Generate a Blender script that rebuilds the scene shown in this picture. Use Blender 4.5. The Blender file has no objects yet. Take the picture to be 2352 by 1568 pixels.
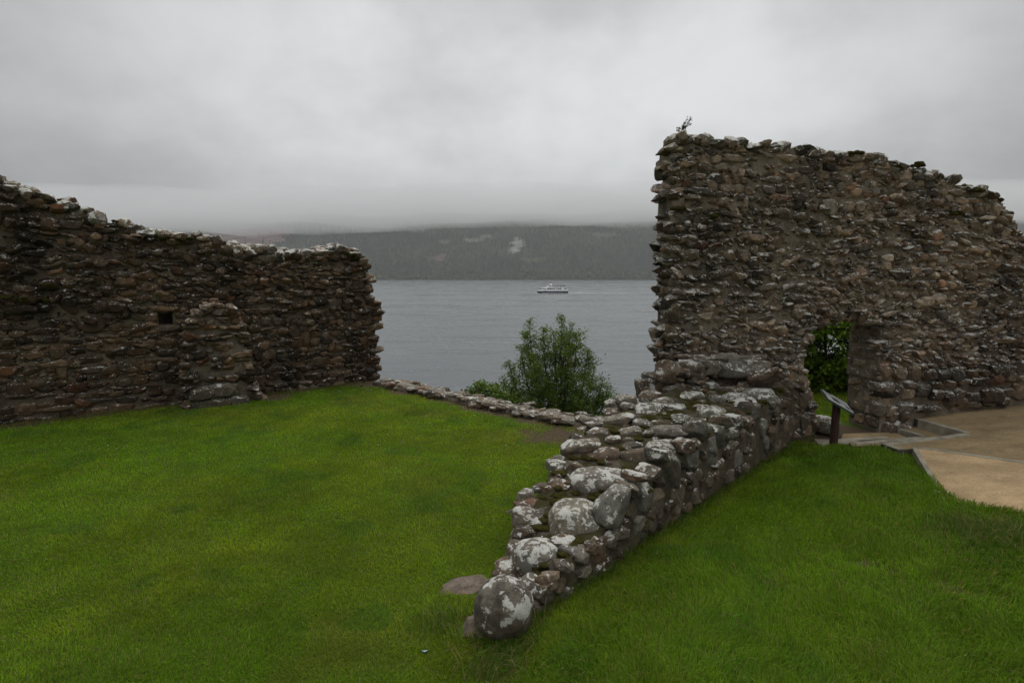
import bpy, bmesh, math, random
import numpy as np
from mathutils import Vector

C = bpy.context.scene
COL = C.collection
RAD = math.radians
rng = np.random.default_rng(7)
random.seed(7)

# ------------------------------------------------------------------ camera
CAM = np.array([0.0, 0.0, 2.7])
PITCH = RAD(6.76)
F = 1307.0                      # focal length in pixels of a 2352-wide picture
cam_d = bpy.data.cameras.new('camera')
cam_d.sensor_width = 36.0
cam_d.lens = 36.0 * F / 2352.0
cam_d.clip_start = 0.05
cam_d.clip_end = 20000
cam = bpy.data.objects.new('camera', cam_d)
COL.objects.link(cam)
cam.location = CAM
cam.rotation_euler = (RAD(90) - PITCH, 0, 0)
C.camera = cam

# ------------------------------------------------------------------ render + exposure
C.view_settings.view_transform = 'Standard'
C.view_settings.look = 'None'
C.view_settings.gamma = 1.0
C.view_settings.exposure = 0.0
C.render.engine = 'CYCLES'
C.cycles.max_bounces = 6
C.cycles.diffuse_bounces = 3
C.cycles.glossy_bounces = 3
C.cycles.transparent_max_bounces = 8
C.cycles.volume_bounces = 5
C.cycles.use_denoising = True

# ------------------------------------------------------------------ sky
SUN_EL, SUN_AZ = RAD(58), RAD(20)     # high and diffuse, over the lake
W = bpy.data.worlds.new('World')
C.world = W
W.use_nodes = True
nt = W.node_tree
nt.nodes.clear()
def WN(t, **kw):
    n = nt.nodes.new(t)
    for k, v in kw.items():
        setattr(n, k, v)
    return n
wl = nt.links.new
out = WN('ShaderNodeOutputWorld')
sky = WN('ShaderNodeTexSky', sky_type='NISHITA', sun_disc=False, sun_elevation=SUN_EL, sun_rotation=SUN_AZ)
bg_sky = WN('ShaderNodeBackground'); bg_sky.inputs['Strength'].default_value = 0.06
wl(sky.outputs['Color'], bg_sky.inputs['Color'])
tc = WN('ShaderNodeTexCoord')
sep = WN('ShaderNodeSeparateXYZ'); wl(tc.outputs['Generated'], sep.inputs[0])
def wm(op, a, b=None, clamp=False):
    n = WN('ShaderNodeMath', operation=op, use_clamp=clamp)
    for i, v in enumerate((a, b)):
        if v is None: continue
        if isinstance(v, (int, float)): n.inputs[i].default_value = v
        else: wl(v, n.inputs[i])
    return n.outputs[0]
zc = wm('ADD', wm('ABSOLUTE', sep.outputs['Z']), 0.48)
cmb = WN('ShaderNodeCombineXYZ')
wl(wm('DIVIDE', sep.outputs['X'], zc), cmb.inputs[0])
wl(wm('DIVIDE', sep.outputs['Y'], zc), cmb.inputs[1])
cmb.inputs[2].default_value = 9.4
n1 = WN('ShaderNodeTexNoise'); n1.inputs['Scale'].default_value = 2.1; n1.inputs['Detail'].default_value = 6; n1.inputs['Roughness'].default_value = 0.55
n1.inputs['Distortion'].default_value = 0.0
wl(cmb.outputs[0], n1.inputs['Vector'])
mr = WN('ShaderNodeMapRange'); mr.interpolation_type = 'SMOOTHSTEP'
mr.inputs['From Min'].default_value = 0.30; mr.inputs['From Max'].default_value = 0.70
mr.inputs['To Min'].default_value = 0.79; mr.inputs['To Max'].default_value = 1.17
wl(n1.outputs['Fac'], mr.inputs['Value'])
vd = WN('ShaderNodeVectorMath', operation='DOT_PRODUCT')
vd.inputs[1].default_value = Vector((0.03, 0.965, 0.23)).normalized()
wl(tc.outputs['Generated'], vd.inputs[0])
mr2 = WN('ShaderNodeMapRange'); mr2.interpolation_type = 'SMOOTHSTEP'
mr2.inputs['From Min'].default_value = 0.60; mr2.inputs['From Max'].default_value = 1.0
mr2.inputs['To Min'].default_value = 0.47; mr2.inputs['To Max'].default_value = 1.0
wl(vd.outputs['Value'], mr2.inputs['Value'])
mr3 = WN('ShaderNodeMapRange'); mr3.interpolation_type = 'SMOOTHSTEP'     # an overcast sky is brightest overhead
mr3.inputs['From Min'].default_value = 0.40; mr3.inputs['From Max'].default_value = 1.0
mr3.inputs['To Min'].default_value = 1.0; mr3.inputs['To Max'].default_value = 2.6
wl(sep.outputs['Z'], mr3.inputs['Value'])
mr4 = WN('ShaderNodeMapRange'); mr4.interpolation_type = 'SMOOTHSTEP'     # thicker, greyer cloud towards the hills
mr4.inputs['From Min'].default_value = 0.06; mr4.inputs['From Max'].default_value = 0.26
mr4.inputs['To Min'].default_value = 0.76; mr4.inputs['To Max'].default_value = 1.0
wl(sep.outputs['Z'], mr4.inputs['Value'])
mr5 = WN('ShaderNodeMapRange'); mr5.interpolation_type = 'SMOOTHSTEP'     # and thinner again behind the viewer
mr5.inputs['From Min'].default_value = -0.5; mr5.inputs['From Max'].default_value = 0.4
mr5.inputs['To Min'].default_value = 1.5; mr5.inputs['To Max'].default_value = 1.0
wl(vd.outputs['Value'], mr5.inputs['Value'])
lum = wm('MULTIPLY', mr5.outputs[0], wm('MULTIPLY', wm('MULTIPLY', mr.outputs[0], mr2.outputs[0]), wm('MULTIPLY', mr3.outputs[0], mr4.outputs[0])))
lum = wm('MULTIPLY', lum, 0.705)
bg_cl = WN('ShaderNodeBackground')
bg_cl.inputs['Color'].default_value = (0.975, 0.992, 1.0, 1)
wl(lum, bg_cl.inputs['Strength'])
mixs = WN('ShaderNodeMixShader'); mixs.inputs[0].default_value = 0.96
wl(bg_sky.outputs[0], mixs.inputs[1]); wl(bg_cl.outputs[0], mixs.inputs[2])
wl(mixs.outputs[0], out.inputs['Surface'])

# ------------------------------------------------------------------ sun behind the overcast
sd = bpy.data.lights.new('sun', 'SUN')
sd.energy = 1.3
sd.angle = RAD(40)
sd.color = (1.0, 0.97, 0.92)
so = bpy.data.objects.new('sun', sd)
COL.objects.link(so)
so.rotation_euler = (RAD(90) - SUN_EL, 0, math.pi - SUN_AZ)

# ================================================================== helpers
def ray(px, py):
    xr, yr = (px - 1176.0) / F, -(py - 784.0) / F
    c, s = math.cos(PITCH), math.sin(PITCH)
    return np.array([xr, c + yr * s, yr * c - s])
def at_z(px, py, z):
    r = ray(px, py); return CAM + r * ((z - CAM[2]) / r[2])
def at_y(px, py, Y):
    r = ray(px, py); return CAM + r * (Y / r[1])
def at_plane(px, py, P0, n):
    r = ray(px, py); return CAM + r * (np.dot(P0 - CAM, n) / np.dot(r, n))

def tag(o, label=None, cat=None, group=None, kind=None):
    if label: o['label'] = label
    if cat: o['category'] = cat
    if group: o['group'] = group
    if kind: o['kind'] = kind
    return o
def empty(name, loc, rz=0.0):
    o = bpy.data.objects.new(name, None)
    o.empty_display_size = 0.2
    COL.objects.link(o)
    o.location = loc; o.rotation_euler = (0, 0, rz)
    return o
def mesh_obj(name, V, Fc, mat, parent=None, origin=(0, 0, 0), smooth=False, col=None, extra=None):
    """V (n,3) array, Fc list of faces or (m,k) int array."""
    me = bpy.data.meshes.new(name)
    V = np.asarray(V, dtype=np.float32) - np.asarray(origin, dtype=np.float32)
    if isinstance(Fc, np.ndarray):
        m, k = Fc.shape
        me.vertices.add(len(V)); me.vertices.foreach_set('co', V.ravel())
        me.loops.add(m * k); me.loops.foreach_set('vertex_index', Fc.astype(np.int32).ravel())
        me.polygons.add(m)
        me.polygons.foreach_set('loop_start', np.arange(0, m * k, k, dtype=np.int32))
        me.update(calc_edges=True)
    else:
        me.from_pydata([tuple(map(float, v)) for v in V], [], Fc)
        me.update()
    me.polygons.foreach_set('use_smooth', [bool(smooth)] * len(me.polygons))
    if col is not None:
        a = me.color_attributes.new('tint', 'FLOAT_COLOR', 'POINT')
        cc = np.ones((len(V), 4), dtype=np.float32); cc[:, :3] = col
        a.data.foreach_set('color', cc.ravel())
    if extra is not None:
        for k_, arr in extra.items():
            a = me.attributes.new(k_, 'FLOAT', 'POINT'); a.data.foreach_set('value', np.asarray(arr, dtype=np.float32))
    if mat: me.materials.append(mat)
    o = bpy.data.objects.new(name, me)
    COL.objects.link(o)
    if parent is not None:
        o.parent = parent
    else:
        o.location = origin
    return o

# value noise ------------------------------------------------------
def _h(ix, iy, iz, seed):
    h = (ix * 374761393 + iy * 668265263 + iz * 2147483647 + seed * 974634541) & 0xffffffff
    h = ((h ^ (h >> 13)) * 1274126177) & 0xffffffff
    return ((h ^ (h >> 16)) & 0xffff) / 65535.0
def vnoise(P, scale=1.0, seed=0, octaves=1):
    P = np.atleast_2d(np.asarray(P, dtype=np.float64)) * scale
    if P.shape[1] == 2: P = np.concatenate([P, np.zeros((len(P), 1))], 1)
    tot = np.zeros(len(P)); amp = 1.0; na = 0.0
    for o in range(octaves):
        Q = P * (2 ** o) + 17.3 * o
        I = np.floor(Q).astype(np.int64); f = Q - I; f = f * f * (3 - 2 * f)
        v = 0
        for dx in (0, 1):
            for dy in (0, 1):
                for dz in (0, 1):
                    w = (f[:, 0] if dx else 1 - f[:, 0]) * (f[:, 1] if dy else 1 - f[:, 1]) * (f[:, 2] if dz else 1 - f[:, 2])
                    v = v + w * _h(I[:, 0] + dx, I[:, 1] + dy, I[:, 2] + dz, seed + o * 31)
        tot += amp * (v * 2 - 1); na += amp; amp *= 0.5
    return tot / na
def sstep(a, b, x):
    t = np.clip((np.asarray(x, dtype=float) - a) / (b - a), 0, 1); return t * t * (3 - 2 * t)
def in_poly(x, y, poly):
    x = np.asarray(x, float); y = np.asarray(y, float)
    r = np.zeros(x.shape, bool); n = len(poly); j = n - 1
    for i in range(n):
        xi, yi = poly[i]; xj, yj = poly[j]
        c = ((yi > y) != (yj > y)) & (x < (xj - xi) * (y - yi) / ((yj - yi) or 1e-9) + xi)
        r ^= c; j = i
    return r
def seg_dist(x, y, a, b):
    ax, ay = a; bx, by = b; dx, dy = bx - ax, by - ay
    t = np.clip(((x - ax) * dx + (y - ay) * dy) / (dx * dx + dy * dy), 0, 1)
    return np.hypot(x - ax - t * dx, y - ay - t * dy)

# ------------------------------------------------------------------ materials
class MT:
    def __init__(s, name, rough=0.9, spec=0.3):
        s.m = bpy.data.materials.new(name); s.m.use_nodes = True
        s.t = s.m.node_tree; s.t.nodes.clear()
        s.out = s.n('ShaderNodeOutputMaterial'); s.b = s.n('ShaderNodeBsdfPrincipled')
        s.b.inputs['Roughness'].default_value = rough
        s.b.inputs['Specular IOR Level'].default_value = spec
        s.l(s.b.outputs[0], s.out.inputs['Surface'])
    def n(s, t, **kw):
        nd = s.t.nodes.new(t)
        for k, v in kw.items(): setattr(nd, k, v)
        return nd
    def l(s, a, b): s.t.links.new(a, b)
    def set(s, sock, v):
        if isinstance(v, (int, float)): sock.default_value = v
        elif isinstance(v, tuple): sock.default_value = (*v, 1) if len(v) == 3 and len(sock.default_value) == 4 else v
        else: s.l(v, sock)
    def noise(s, vec, scale, detail=3, rough=0.55, dist=0.0):
        nd = s.n('ShaderNodeTexNoise'); s.l(vec, nd.inputs['Vector'])
        nd.inputs['Scale'].default_value = scale; nd.inputs['Detail'].default_value = detail
        nd.inputs['Roughness'].default_value = rough; nd.inputs['Distortion'].default_value = dist
        return nd.outputs['Fac']
    def math(s, op, a, b=None, clamp=False):
        nd = s.n('ShaderNodeMath', operation=op, use_clamp=clamp)
        s.set(nd.inputs[0], a)
        if b is not None: s.set(nd.inputs[1], b)
        return nd.outputs[0]
    def ramp(s, v, a, b, c=0.0, d=1.0, smooth=True):
        nd = s.n('ShaderNodeMapRange')
        if smooth: nd.interpolation_type = 'SMOOTHSTEP'
        s.set(nd.inputs['Value'], v)
        s.set(nd.inputs['From Min'], a); s.set(nd.inputs['From Max'], b)
        nd.inputs['To Min'].default_value = c; nd.inputs['To Max'].default_value = d
        return nd.outputs[0]
    def mix(s, f, a, b, mode='MIX'):
        nd = s.n('ShaderNodeMix', data_type='RGBA', blend_type=mode)
        s.set(nd.inputs['Factor'], f); s.set(nd.inputs[6], a); s.set(nd.inputs[7], b)
        return nd.outputs[2]
    def scale(s, c, f):
        nd = s.n('ShaderNodeVectorMath', operation='SCALE')
        s.set(nd.inputs[0], c); s.set(nd.inputs['Scale'], f); return nd.outputs[0]
    def coords(s): return s.n('ShaderNodeTexCoord').outputs['Object']
    def mapping(s, vec, sc):
        nd = s.n('ShaderNodeMapping'); s.l(vec, nd.inputs[0]); nd.inputs['Scale'].default_value = sc; return nd.outputs[0]
    def attr(s, name='tint', fac=False):
        nd = s.n('ShaderNodeAttribute', attribute_name=name); return nd.outputs['Fac' if fac else 'Color']
    def bump(s, h, strength=0.5, dist=0.02, prev=None):
        nd = s.n('ShaderNodeBump'); s.l(h, nd.inputs['Height'])
        nd.inputs['Strength'].default_value = strength; nd.inputs['Distance'].default_value = dist
        if prev is not None: s.l(prev, nd.inputs['Normal'])
        s.l(nd.outputs[0], s.b.inputs['Normal']); return nd.outputs[0]
    def color(s, c): s.set(s.b.inputs['Base Color'], c)
    def nz(s):
        g = s.n('ShaderNodeNewGeometry'); sp = s.n('ShaderNodeSeparateXYZ'); s.l(g.outputs['True Normal'], sp.inputs[0]); return sp.outputs['Z']

def plain(name, c, rough=0.6, spec=0.4, var=0.12, sc=8.0, metal=0.0):
    m = MT(name, rough, spec); co = m.coords()
    f = m.ramp(m.noise(co, sc, 4), 0.3, 0.7, 1 - var, 1 + var)
    m.color(m.scale(c, f)); m.b.inputs['Metallic'].default_value = metal
    return m.m

def stone_mat(name, lichen=0.6, lsc=7.0, up=0.10, moss=0.55, stain=0.6, msc=5.0, fine=1.0, speck=0.66, hue=(1.0, 1.0, 1.0), each=0.0):
    """per-stone tint x grain, white lichen patches, moss, dark water stains"""
    m = MT(name, 0.88, 0.25); co = m.coords(); nz = m.nz()
    base = m.mix(1.0, m.attr('tint'), hue, 'MULTIPLY')
    g1 = m.ramp(m.noise(co, 9 * fine, 6, 0.65), 0.25, 0.75, 0.55, 1.45)
    g2 = m.ramp(m.noise(co, 60 * fine, 3, 0.7), 0.2, 0.8, 0.7, 1.3)
    c = m.scale(base, m.math('MULTIPLY', g1, g2))
    warm = m.ramp(m.noise(co, 2.3, 3), 0.42, 0.62)
    c = m.mix(m.math('MULTIPLY', warm, 0.35), c, m.mix(1.0, c, (1.15, 0.86, 0.66), 'MULTIPLY'))
    # water stains: tall soft streaks of black algae
    st = m.noise(m.mapping(co, (1.0, 1.0, 0.45)), 0.75, 5, 0.6)
    stf = m.math('MULTIPLY', m.ramp(st, 0.47, 0.60), stain)
    c = m.mix(stf, c, m.scale(c, 0.22))
    # moss
    mo = m.noise(co, msc, 4, 0.6)
    mf = m.math('MULTIPLY', m.ramp(mo, moss, moss + 0.10), m.ramp(nz, -0.1, 0.5))
    mcol = m.mix(m.noise(co, 25, 2), (0.035, 0.032, 0.010), (0.075, 0.070, 0.016))
    c = m.mix(mf, c, mcol)
    # lichen
    li = m.noise(co, lsc, 8, 0.66, 0.2)
    oi = m.n('ShaderNodeObjectInfo').outputs['Random']
    thr = m.math('SUBTRACT', m.ramp(oi, 0, 1, lichen - each, lichen + each, False) if each else lichen, m.math('MULTIPLY', m.ramp(nz, -0.2, 0.9), up))
    lf = m.math('MULTIPLY', m.ramp(m.math('SUBTRACT', li, thr), 0.0, 0.030), m.ramp(m.noise(co, 75, 3, .7), .30, .50, .45, 1.0))
    l2 = m.noise(co, lsc * 1.7, 6, 0.65)
    c = m.mix(m.math('MULTIPLY', m.ramp(m.math('SUBTRACT', l2, thr), -0.07, 0.03), 0.40), c, m.mix(m.noise(co, 30, 3), (.16, .155, .13), (.26, .24, .18)))
    sp = m.noise(co, lsc * 5.0, 2, 0.5)
    sf = m.ramp(m.math('SUBTRACT', sp, m.math('ADD', m.math('SUBTRACT', thr, lichen), speck)), 0.0, 0.03)
    lcol = m.mix(m.noise(co, 40, 3), (0.42, 0.415, 0.38), (0.78, 0.77, 0.71))
    c = m.mix(m.math('MULTIPLY', m.math('MAXIMUM', lf, m.math('MULTIPLY', sf, 0.8)), 0.92), c, lcol)
    m.color(c)
    h = m.math('ADD', m.noise(co, 22 * fine, 6, 0.7), m.math('MULTIPLY', m.noise(co, 90 * fine, 3, 0.6), 0.35))
    m.bump(h, 0.75, 0.02)
    return m.m

def mortar_mat(name, col=(0.155, 0.132, 0.105), stain=0.6, moss=0.62, dark=(0.05, 0.042, 0.03)):
    m = MT(name, 0.95, 0.15); co = m.coords(); nz = m.nz()
    g = m.ramp(m.noise(co, 5, 6, 0.7), 0.25, 0.75, 0.5, 1.4)
    g2 = m.ramp(m.noise(co, 70, 3, 0.7), 0.2, 0.8, 0.6, 1.4)
    c = m.scale(col, m.math('MULTIPLY', g, g2))
    st = m.noise(m.mapping(co, (1.0, 1.0, 0.45)), 0.75, 5, 0.6)
    c = m.mix(m.math('MULTIPLY', m.ramp(st, 0.50, 0.66), stain), c, m.scale(c, 0.28))
    mo = m.ramp(m.noise(co, 4, 5, 0.65), moss - 0.06, moss + 0.06)
    mf = m.math('MULTIPLY', mo, m.ramp(nz, 0.0, 0.6))
    c = m.mix(mf, c, m.mix(m.noise(co, 14, 3), dark, (0.060, 0.056, 0.014)))
    m.color(c)
    h = m.math('ADD', m.noise(co, 14, 8, 0.75), m.math('MULTIPLY', m.noise(co, 110, 2, 0.6), 0.4))
    m.bump(h, 0.9, 0.03)
    return m.m

def leaf_mat(name, trans=0.35, rough=0.5, spec=0.25):
    m = MT(name, rough, spec)
    c = m.attr('tint'); m.color(c)
    tr = m.n('ShaderNodeBsdfTranslucent'); m.l(m.mix(1.0, c, (1.1, 1.25, 0.6), 'MULTIPLY'), tr.inputs['Color'])
    mx = m.n('ShaderNodeMixShader'); mx.inputs[0].default_value = trans
    m.l(m.b.outputs[0], mx.inputs[1]); m.l(tr.outputs[0], mx.inputs[2]); m.l(mx.outputs[0], m.out.inputs['Surface'])
    return m.m

M_left = stone_mat('left_wall_stone', lichen=0.715, lsc=7, up=0.13, moss=0.60, stain=0.75, speck=0.73, hue=(1.12, .96, .80))
M_tall = stone_mat('tall_wall_stone', lichen=0.69, lsc=8, up=0.16, moss=0.62, stain=0.65, speck=0.72)
M_low = stone_mat('low_wall_stone', lichen=0.70, each=0.06, lsc=4.4, up=0.16, moss=0.60, stain=0.15, msc=7, fine=1.4, speck=0.73)
M_cap = stone_mat('capping_stone', lichen=0.585, lsc=7, up=0.10, moss=0.60, stain=0.3, speck=0.68)
M_sill = stone_mat('sill_stone', lichen=0.64, lsc=6, up=0.08, moss=0.62, stain=0.1, speck=0.7)
M_plain_stone = stone_mat('bare_stone', lichen=0.74, lsc=6, up=0.04, moss=0.6, stain=0.1, speck=0.8)
M_mortar = mortar_mat('lime_mortar', col=(0.150, 0.120, 0.086), stain=0.7)
M_mortar_tall = mortar_mat('pale_mortar', col=(0.215, 0.178, 0.135), stain=0.45)
M_mortar_low = mortar_mat('mossy_mortar', col=(0.105, 0.085, 0.060), stain=0.3, moss=0.47)
mm = MT('moss', 0.95, 0.1); co = mm.coords()
mm.color(mm.mix(mm.noise(co, 18, 4), (0.020, 0.018, 0.006), (0.085, 0.078, 0.014)))
mm.bump(mm.noise(co, 70, 4, 0.7), 1.0, 0.03)
M_moss = mm.m
M_leaf = leaf_mat('leaf')
M_grass = leaf_mat('grass_blade', 0.45, 0.6, 0.10)
M_bark = plain('bark', (0.055, 0.045, 0.035), 0.9, 0.2, 0.3, 20)

# ================================================================== layout of the place
TW_P = np.array([5.0, 9.33, 0.0]); TW_A = RAD(8)          # tall wall front face
TW_D = np.array([math.cos(TW_A), math.sin(TW_A), 0]); TW_N = np.array([math.sin(TW_A), -math.cos(TW_A), 0]); TW_T = 0.72
LW_P = np.array([-3.43, 14.41, 0.0]); LW_A = math.atan2(0.604, 0.797)   # left wall front face
LW_D = np.array([math.cos(LW_A), math.sin(LW_A), 0]); LW_N = np.array([math.sin(LW_A), -math.cos(LW_A), 0]); LW_T = 1.0
B0 = np.array([0.0, 4.05]); B1 = np.array([4.45, 8.85])   # low wall right-hand base line
LD = (B1 - B0) / np.linalg.norm(B1 - B0); LP = np.array([-LD[1], LD[0]]); L_LEN = np.linalg.norm(B1 - B0)
SA, SB = np.array([-3.45, 13.75]), np.array([1.75, 9.25]) # sill wall line
SD = (SB - SA) / np.linalg.norm(SB - SA); SM = np.array([-SD[1], SD[0]])  # pointing to the lake
if SM[1] < 0: SM = -SM

def uv(P0, D, N, pts):
    r = []
    for px, py in pts:
        p = at_plane(px, py, P0, N); r.append((float(np.dot(p - P0, D)), float(p[2])))
    return r

def path_z(x, y): return 0.113 + 0.085 * (x - 5.66)
def on_path(px, py, dz=0.0):
    r = ray(px, py); t = (0.113 + dz - 0.085 * 5.66 - CAM[2]) / (r[2] - 0.085 * r[0]); return CAM + r * t
PP = [on_path(*p) for p in ((2023, 1019), (2063, 1033), (2106, 1029), (2172, 1137), (2209, 1157), (2352, 1176))]
A0 = on_path(2108, 964); C0 = on_path(2218, 995); E0 = PP[0]
path_poly = [tuple(p[:2]) for p in PP] + [(9.5, 5.2), (14, 6.0), (14, 10.6), tuple(A0[:2]), tuple(C0[:2])]

def low_hr(s): return np.interp(s, [0, .3, .7, 1.5, 2.1, 3.2, 4.7, 6.0, 6.6], [.10, .20, .31, .42, .58, .84, .84, .93, 1.0])
def low_hl(s): return np.interp(s, [0, .5, .83, 1.32, 1.81, 2.2, 3.1, 4.5, 6.6], [.0, .05, .20, .47, .63, .77, .92, .98, 1.0])
def low_w(s): return np.interp(s, [0, .5, .83, 1.3, 2.0, 3.0, 6.6], [.22, .50, .66, .92, 1.10, 1.25, 1.35])

def G(x, y):
    """height of the ground"""
    x = np.asarray(x, float); y = np.asarray(y, float)
    q = (x - SA[0]) * SM[0] + (y - SA[1]) * SM[1] - 9.0 * sstep(3.0, 6.0, x)
    z = -np.maximum(q - 0.45, 0) * 0.5
    z = np.maximum(z, -17.5)
    z = z + 1.05 * (1 - sstep(0.6, 3.7, np.hypot(x - 0.2, y + 0.3)))
    z = z + 0.10 * sstep(2.2, 5.0, x) * (1 - sstep(6.5, 8.0, y)) * sstep(1.0, 2.5, y)
    z = z + 0.22 * sstep(4.2, 5.6, x) * (1 - sstep(4.3, 5.7, y)) * sstep(1.0, 2.5, y)
    z = z + 0.055 * (1 - sstep(.25, .8, np.hypot(x - 5.25, y - 8.25)))
    P = np.stack([x.ravel(), y.ravel()], 1)
    z = z + 0.022 * vnoise(P, 0.7, 5, 2).reshape(x.shape)
    return z
def dirt(x, y):
    """0 = turf, 1 = bare soil"""
    x = np.asarray(x, float); y = np.asarray(y, float)
    P = np.stack([x.ravel(), y.ravel()], 1)
    nn = vnoise(P, 1.6, 9, 3).reshape(x.shape)
    nf = vnoise(P, 5.0, 19, 2).reshape(x.shape)
    dl = (x - LW_P[0]) * LW_N[0] + (y - LW_P[1]) * LW_N[1]
    d = (1 - sstep(0.10, 0.42, dl + 0.25 * nn)) * sstep(-1.4, -1.0, dl)
    ds = -((x - SA[0]) * SM[0] + (y - SA[1]) * SM[1])
    on = (x > -3.6) & (x < 2.4)
    d = np.maximum(d, np.where(on, 1 - sstep(0.05, 0.45, ds + 0.35 * nn), 0))
    for cx, cy, r, a in ((0.75, 9.35, 0.75, 1.0), (-0.14, 3.6, 0.26, 0.75), (-0.2, 3.2, 0.2, 0.6), (3.7, 4.55, 0.18, 0.7), (5.08, 5.25, 0.42, 1.0), (2.3, 4.7, 0.2, 0.5), (-0.75, 3.65, 0.12, 0.6),
                         (5.0, 9.0, 0.55, 0.9), (5.6, 9.45, 0.75, 1.0), (-5.2, 12.3, 0.5, 0.9)):
        d = np.maximum(d, a * (1 - sstep(r * 0.4, r, np.hypot(x - cx, y - cy) + 0.5 * r * nn)))
    d = np.maximum(d, 0.75 * sstep(0.42, 0.60, nf * 0.5 + nn * 0.6) * sstep(2.2, 3.5, x * 0.5 + 3.0 - y * 0.1))
    return np.clip(d, 0, 1)

# ================================================================== ground, lake, hill
xs = np.concatenate([np.linspace(-260, -40, 12)[:-1], np.linspace(-40, -14, 14)[:-1], np.arange(-14, 11, 0.16), np.linspace(11, 40, 16), np.linspace(40, 260, 12)[1:]])
ys = np.concatenate([np.linspace(-200, -20, 10)[:-1], np.linspace(-20, 1, 16)[:-1], np.arange(1, 18, 0.16), np.linspace(18, 60, 30)])
gx, gy = np.meshgrid(xs, ys)
gz = G(gx, gy)
inp = in_poly(gx, gy, path_poly)
gz = np.where(inp, np.minimum(gz, path_z(gx, gy) - 0.16), gz)
# hollow of the sunken steps before the doorway
hol = in_poly(gx, gy, [tuple(A0[:2]), tuple(C0[:2]), tuple(E0[:2]), (5.3, 9.2)])
gz = np.where(hol, np.minimum(gz, -0.06), gz)
dv = dirt(gx, gy)
nx_, ny_ = len(xs), len(ys)
ii = np.arange(nx_ * ny_).reshape(ny_, nx_)
quads = np.stack([ii[:-1, :-1], ii[:-1, 1:], ii[1:, 1:], ii[1:, :-1]], -1).reshape(-1, 4)
m = MT('turf_and_soil', 0.95, 0.15); co = m.coords()
g = m.mix(m.noise(co, 0.5, 4, 0.6), (0.036, 0.066, 0.006), (0.066, 0.094, 0.008))
g = m.mix(m.ramp(m.noise(co, 30, 4, 0.7), 0.3, 0.7), g, m.scale(g, 1.6))
sl = m.mix(m.noise(co, 12, 6, 0.7), (0.045, 0.032, 0.020), (0.13, 0.092, 0.058))
m.color(m.mix(m.ramp(m.math('ADD', m.attr('dirt', True), m.math('MULTIPLY', m.math('SUBTRACT', m.noise(co, 9, 4), 0.5), 0.6)), 0.35, 0.65), g, sl))
m.bump(m.noise(co, 45, 5, 0.7), 0.8, 0.03)
M_ground = m.m
tag(mesh_obj('ground', np.stack([gx.ravel(), gy.ravel(), gz.ravel()], 1), quads, M_ground, smooth=True, extra={'dirt': dv.ravel()}), kind='structure')

LAKE = -15.0
m = MT('lake_water', 0.12, 0.5); co = m.coords()
m.color((0.080, 0.094, 0.102))
m.b.inputs['IOR'].default_value = 1.333
w1 = m.noise(m.mapping(co, (0.30, 0.75, 1)), 1.0, 5, 0.62, 0.3)
w2 = m.noise(m.mapping(co, (0.035, 0.11, 1)), 1.0, 3, 0.55, 0.2)
w3 = m.noise(m.mapping(co, (0.008, 0.03, 1)), 1.0, 2, 0.5)
calm = m.ramp(w3, 0.35, 0.65, 0.6, 1.25)
h = m.math('ADD', m.math('MULTIPLY', w1, m.math('MULTIPLY', calm, 0.8)), m.math('MULTIPLY', w2, 1.7))
m.b.inputs['Specular IOR Level'].default_value = 0.85
m.bump(h, 1.0, 0.26)
m.set(m.b.inputs['Roughness'], m.math('ADD', m.ramp(w3, .3, .7, .20, .30), m.ramp(w2, .35, .65, -.06, .08)))
M_lake = m.m
tag(mesh_obj('lake', [(-3300, -250, LAKE), (3300, -250, LAKE), (3300, 1900, LAKE), (-3300, 1900, LAKE)], [(0, 1, 2, 3)], M_lake), kind='structure')

def hill_h(x, y):
    P = np.stack([x.ravel(), y.ravel()], 1)
    shore = 1668 + 22 * vnoise(P * [1, 0], 0.004, 3, 2).reshape(x.shape)
    d = y - shore
    ridge = 268 + 26 * vnoise(P * [1, 0] + 11.7, 0.0035, 4, 2).reshape(x.shape) + 10 * np.exp(-((x - 560) / 160.0) ** 2)
    body = 14 * vnoise(P, 0.006, 8, 4).reshape(x.shape) * sstep(40, 300, d)
    gl = 0.06 * d + 0.375 * np.maximum(d - 25, 0)
    k = 45.0
    z = -k * np.log(np.exp(-np.clip(gl + body, -200, 900) / k) + np.exp(-(ridge + 0.015 * d) / k))
    return -15.3 + z
def hill_pick(px, py):
    r = ray(px, py); t = np.arange(1600, 3500, 4.0); p = CAM + t[:, None] * r
    hh = hill_h(p[:, 0], p[:, 1]); k = np.argmax(p[:, 2] < hh); return p[k]
hxs = np.arange(-3200, 3201, 16.0); hys = np.concatenate([np.arange(1630, 2500, 10.0), np.linspace(2500, 3600, 24)])
hx, hy = np.meshgrid(hxs, hys); hz = hill_h(hx, hy)
spots = []
for px, py, rx, rz, c in ((1187, 560, 11, 19, (.24, .235, .22)), (1178, 574, 8, 9, (.22, .215, .20)), (1085, 552, 22, 6, (.14, .13, .11)), (1020, 556, 14, 6, (.13, .12, .10)),
                          (1012, 592, 16, 9, (.12, .085, .075)), (1115, 545, 14, 5, (.13, .12, .11)), (560, 545, 90, 30, (.13, .085, .075)), (960, 530, 20, 5, (.11, .10, .09)), (1390, 540, 30, 6, (.075, .08, .06)),
                          (1225, 598, 30, 6, (.07, .075, .045)), (1250, 625, 40, 5, (.07, .09, .04))):
    p = hill_pick(px, py); spots.append((p, rx / F * p[1], rz / F * p[1], c))
def spot_mask(x, y, z, s):
    p, rx, rz, c = s
    P = np.stack([x.ravel(), y.ravel()], 1)
    return (((x - p[0]) / rx) ** 2 + ((z - p[2]) / rz) ** 2 + 0.9 * vnoise(P, 0.04, 6, 3).reshape(x.shape)) < 1.0
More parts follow.
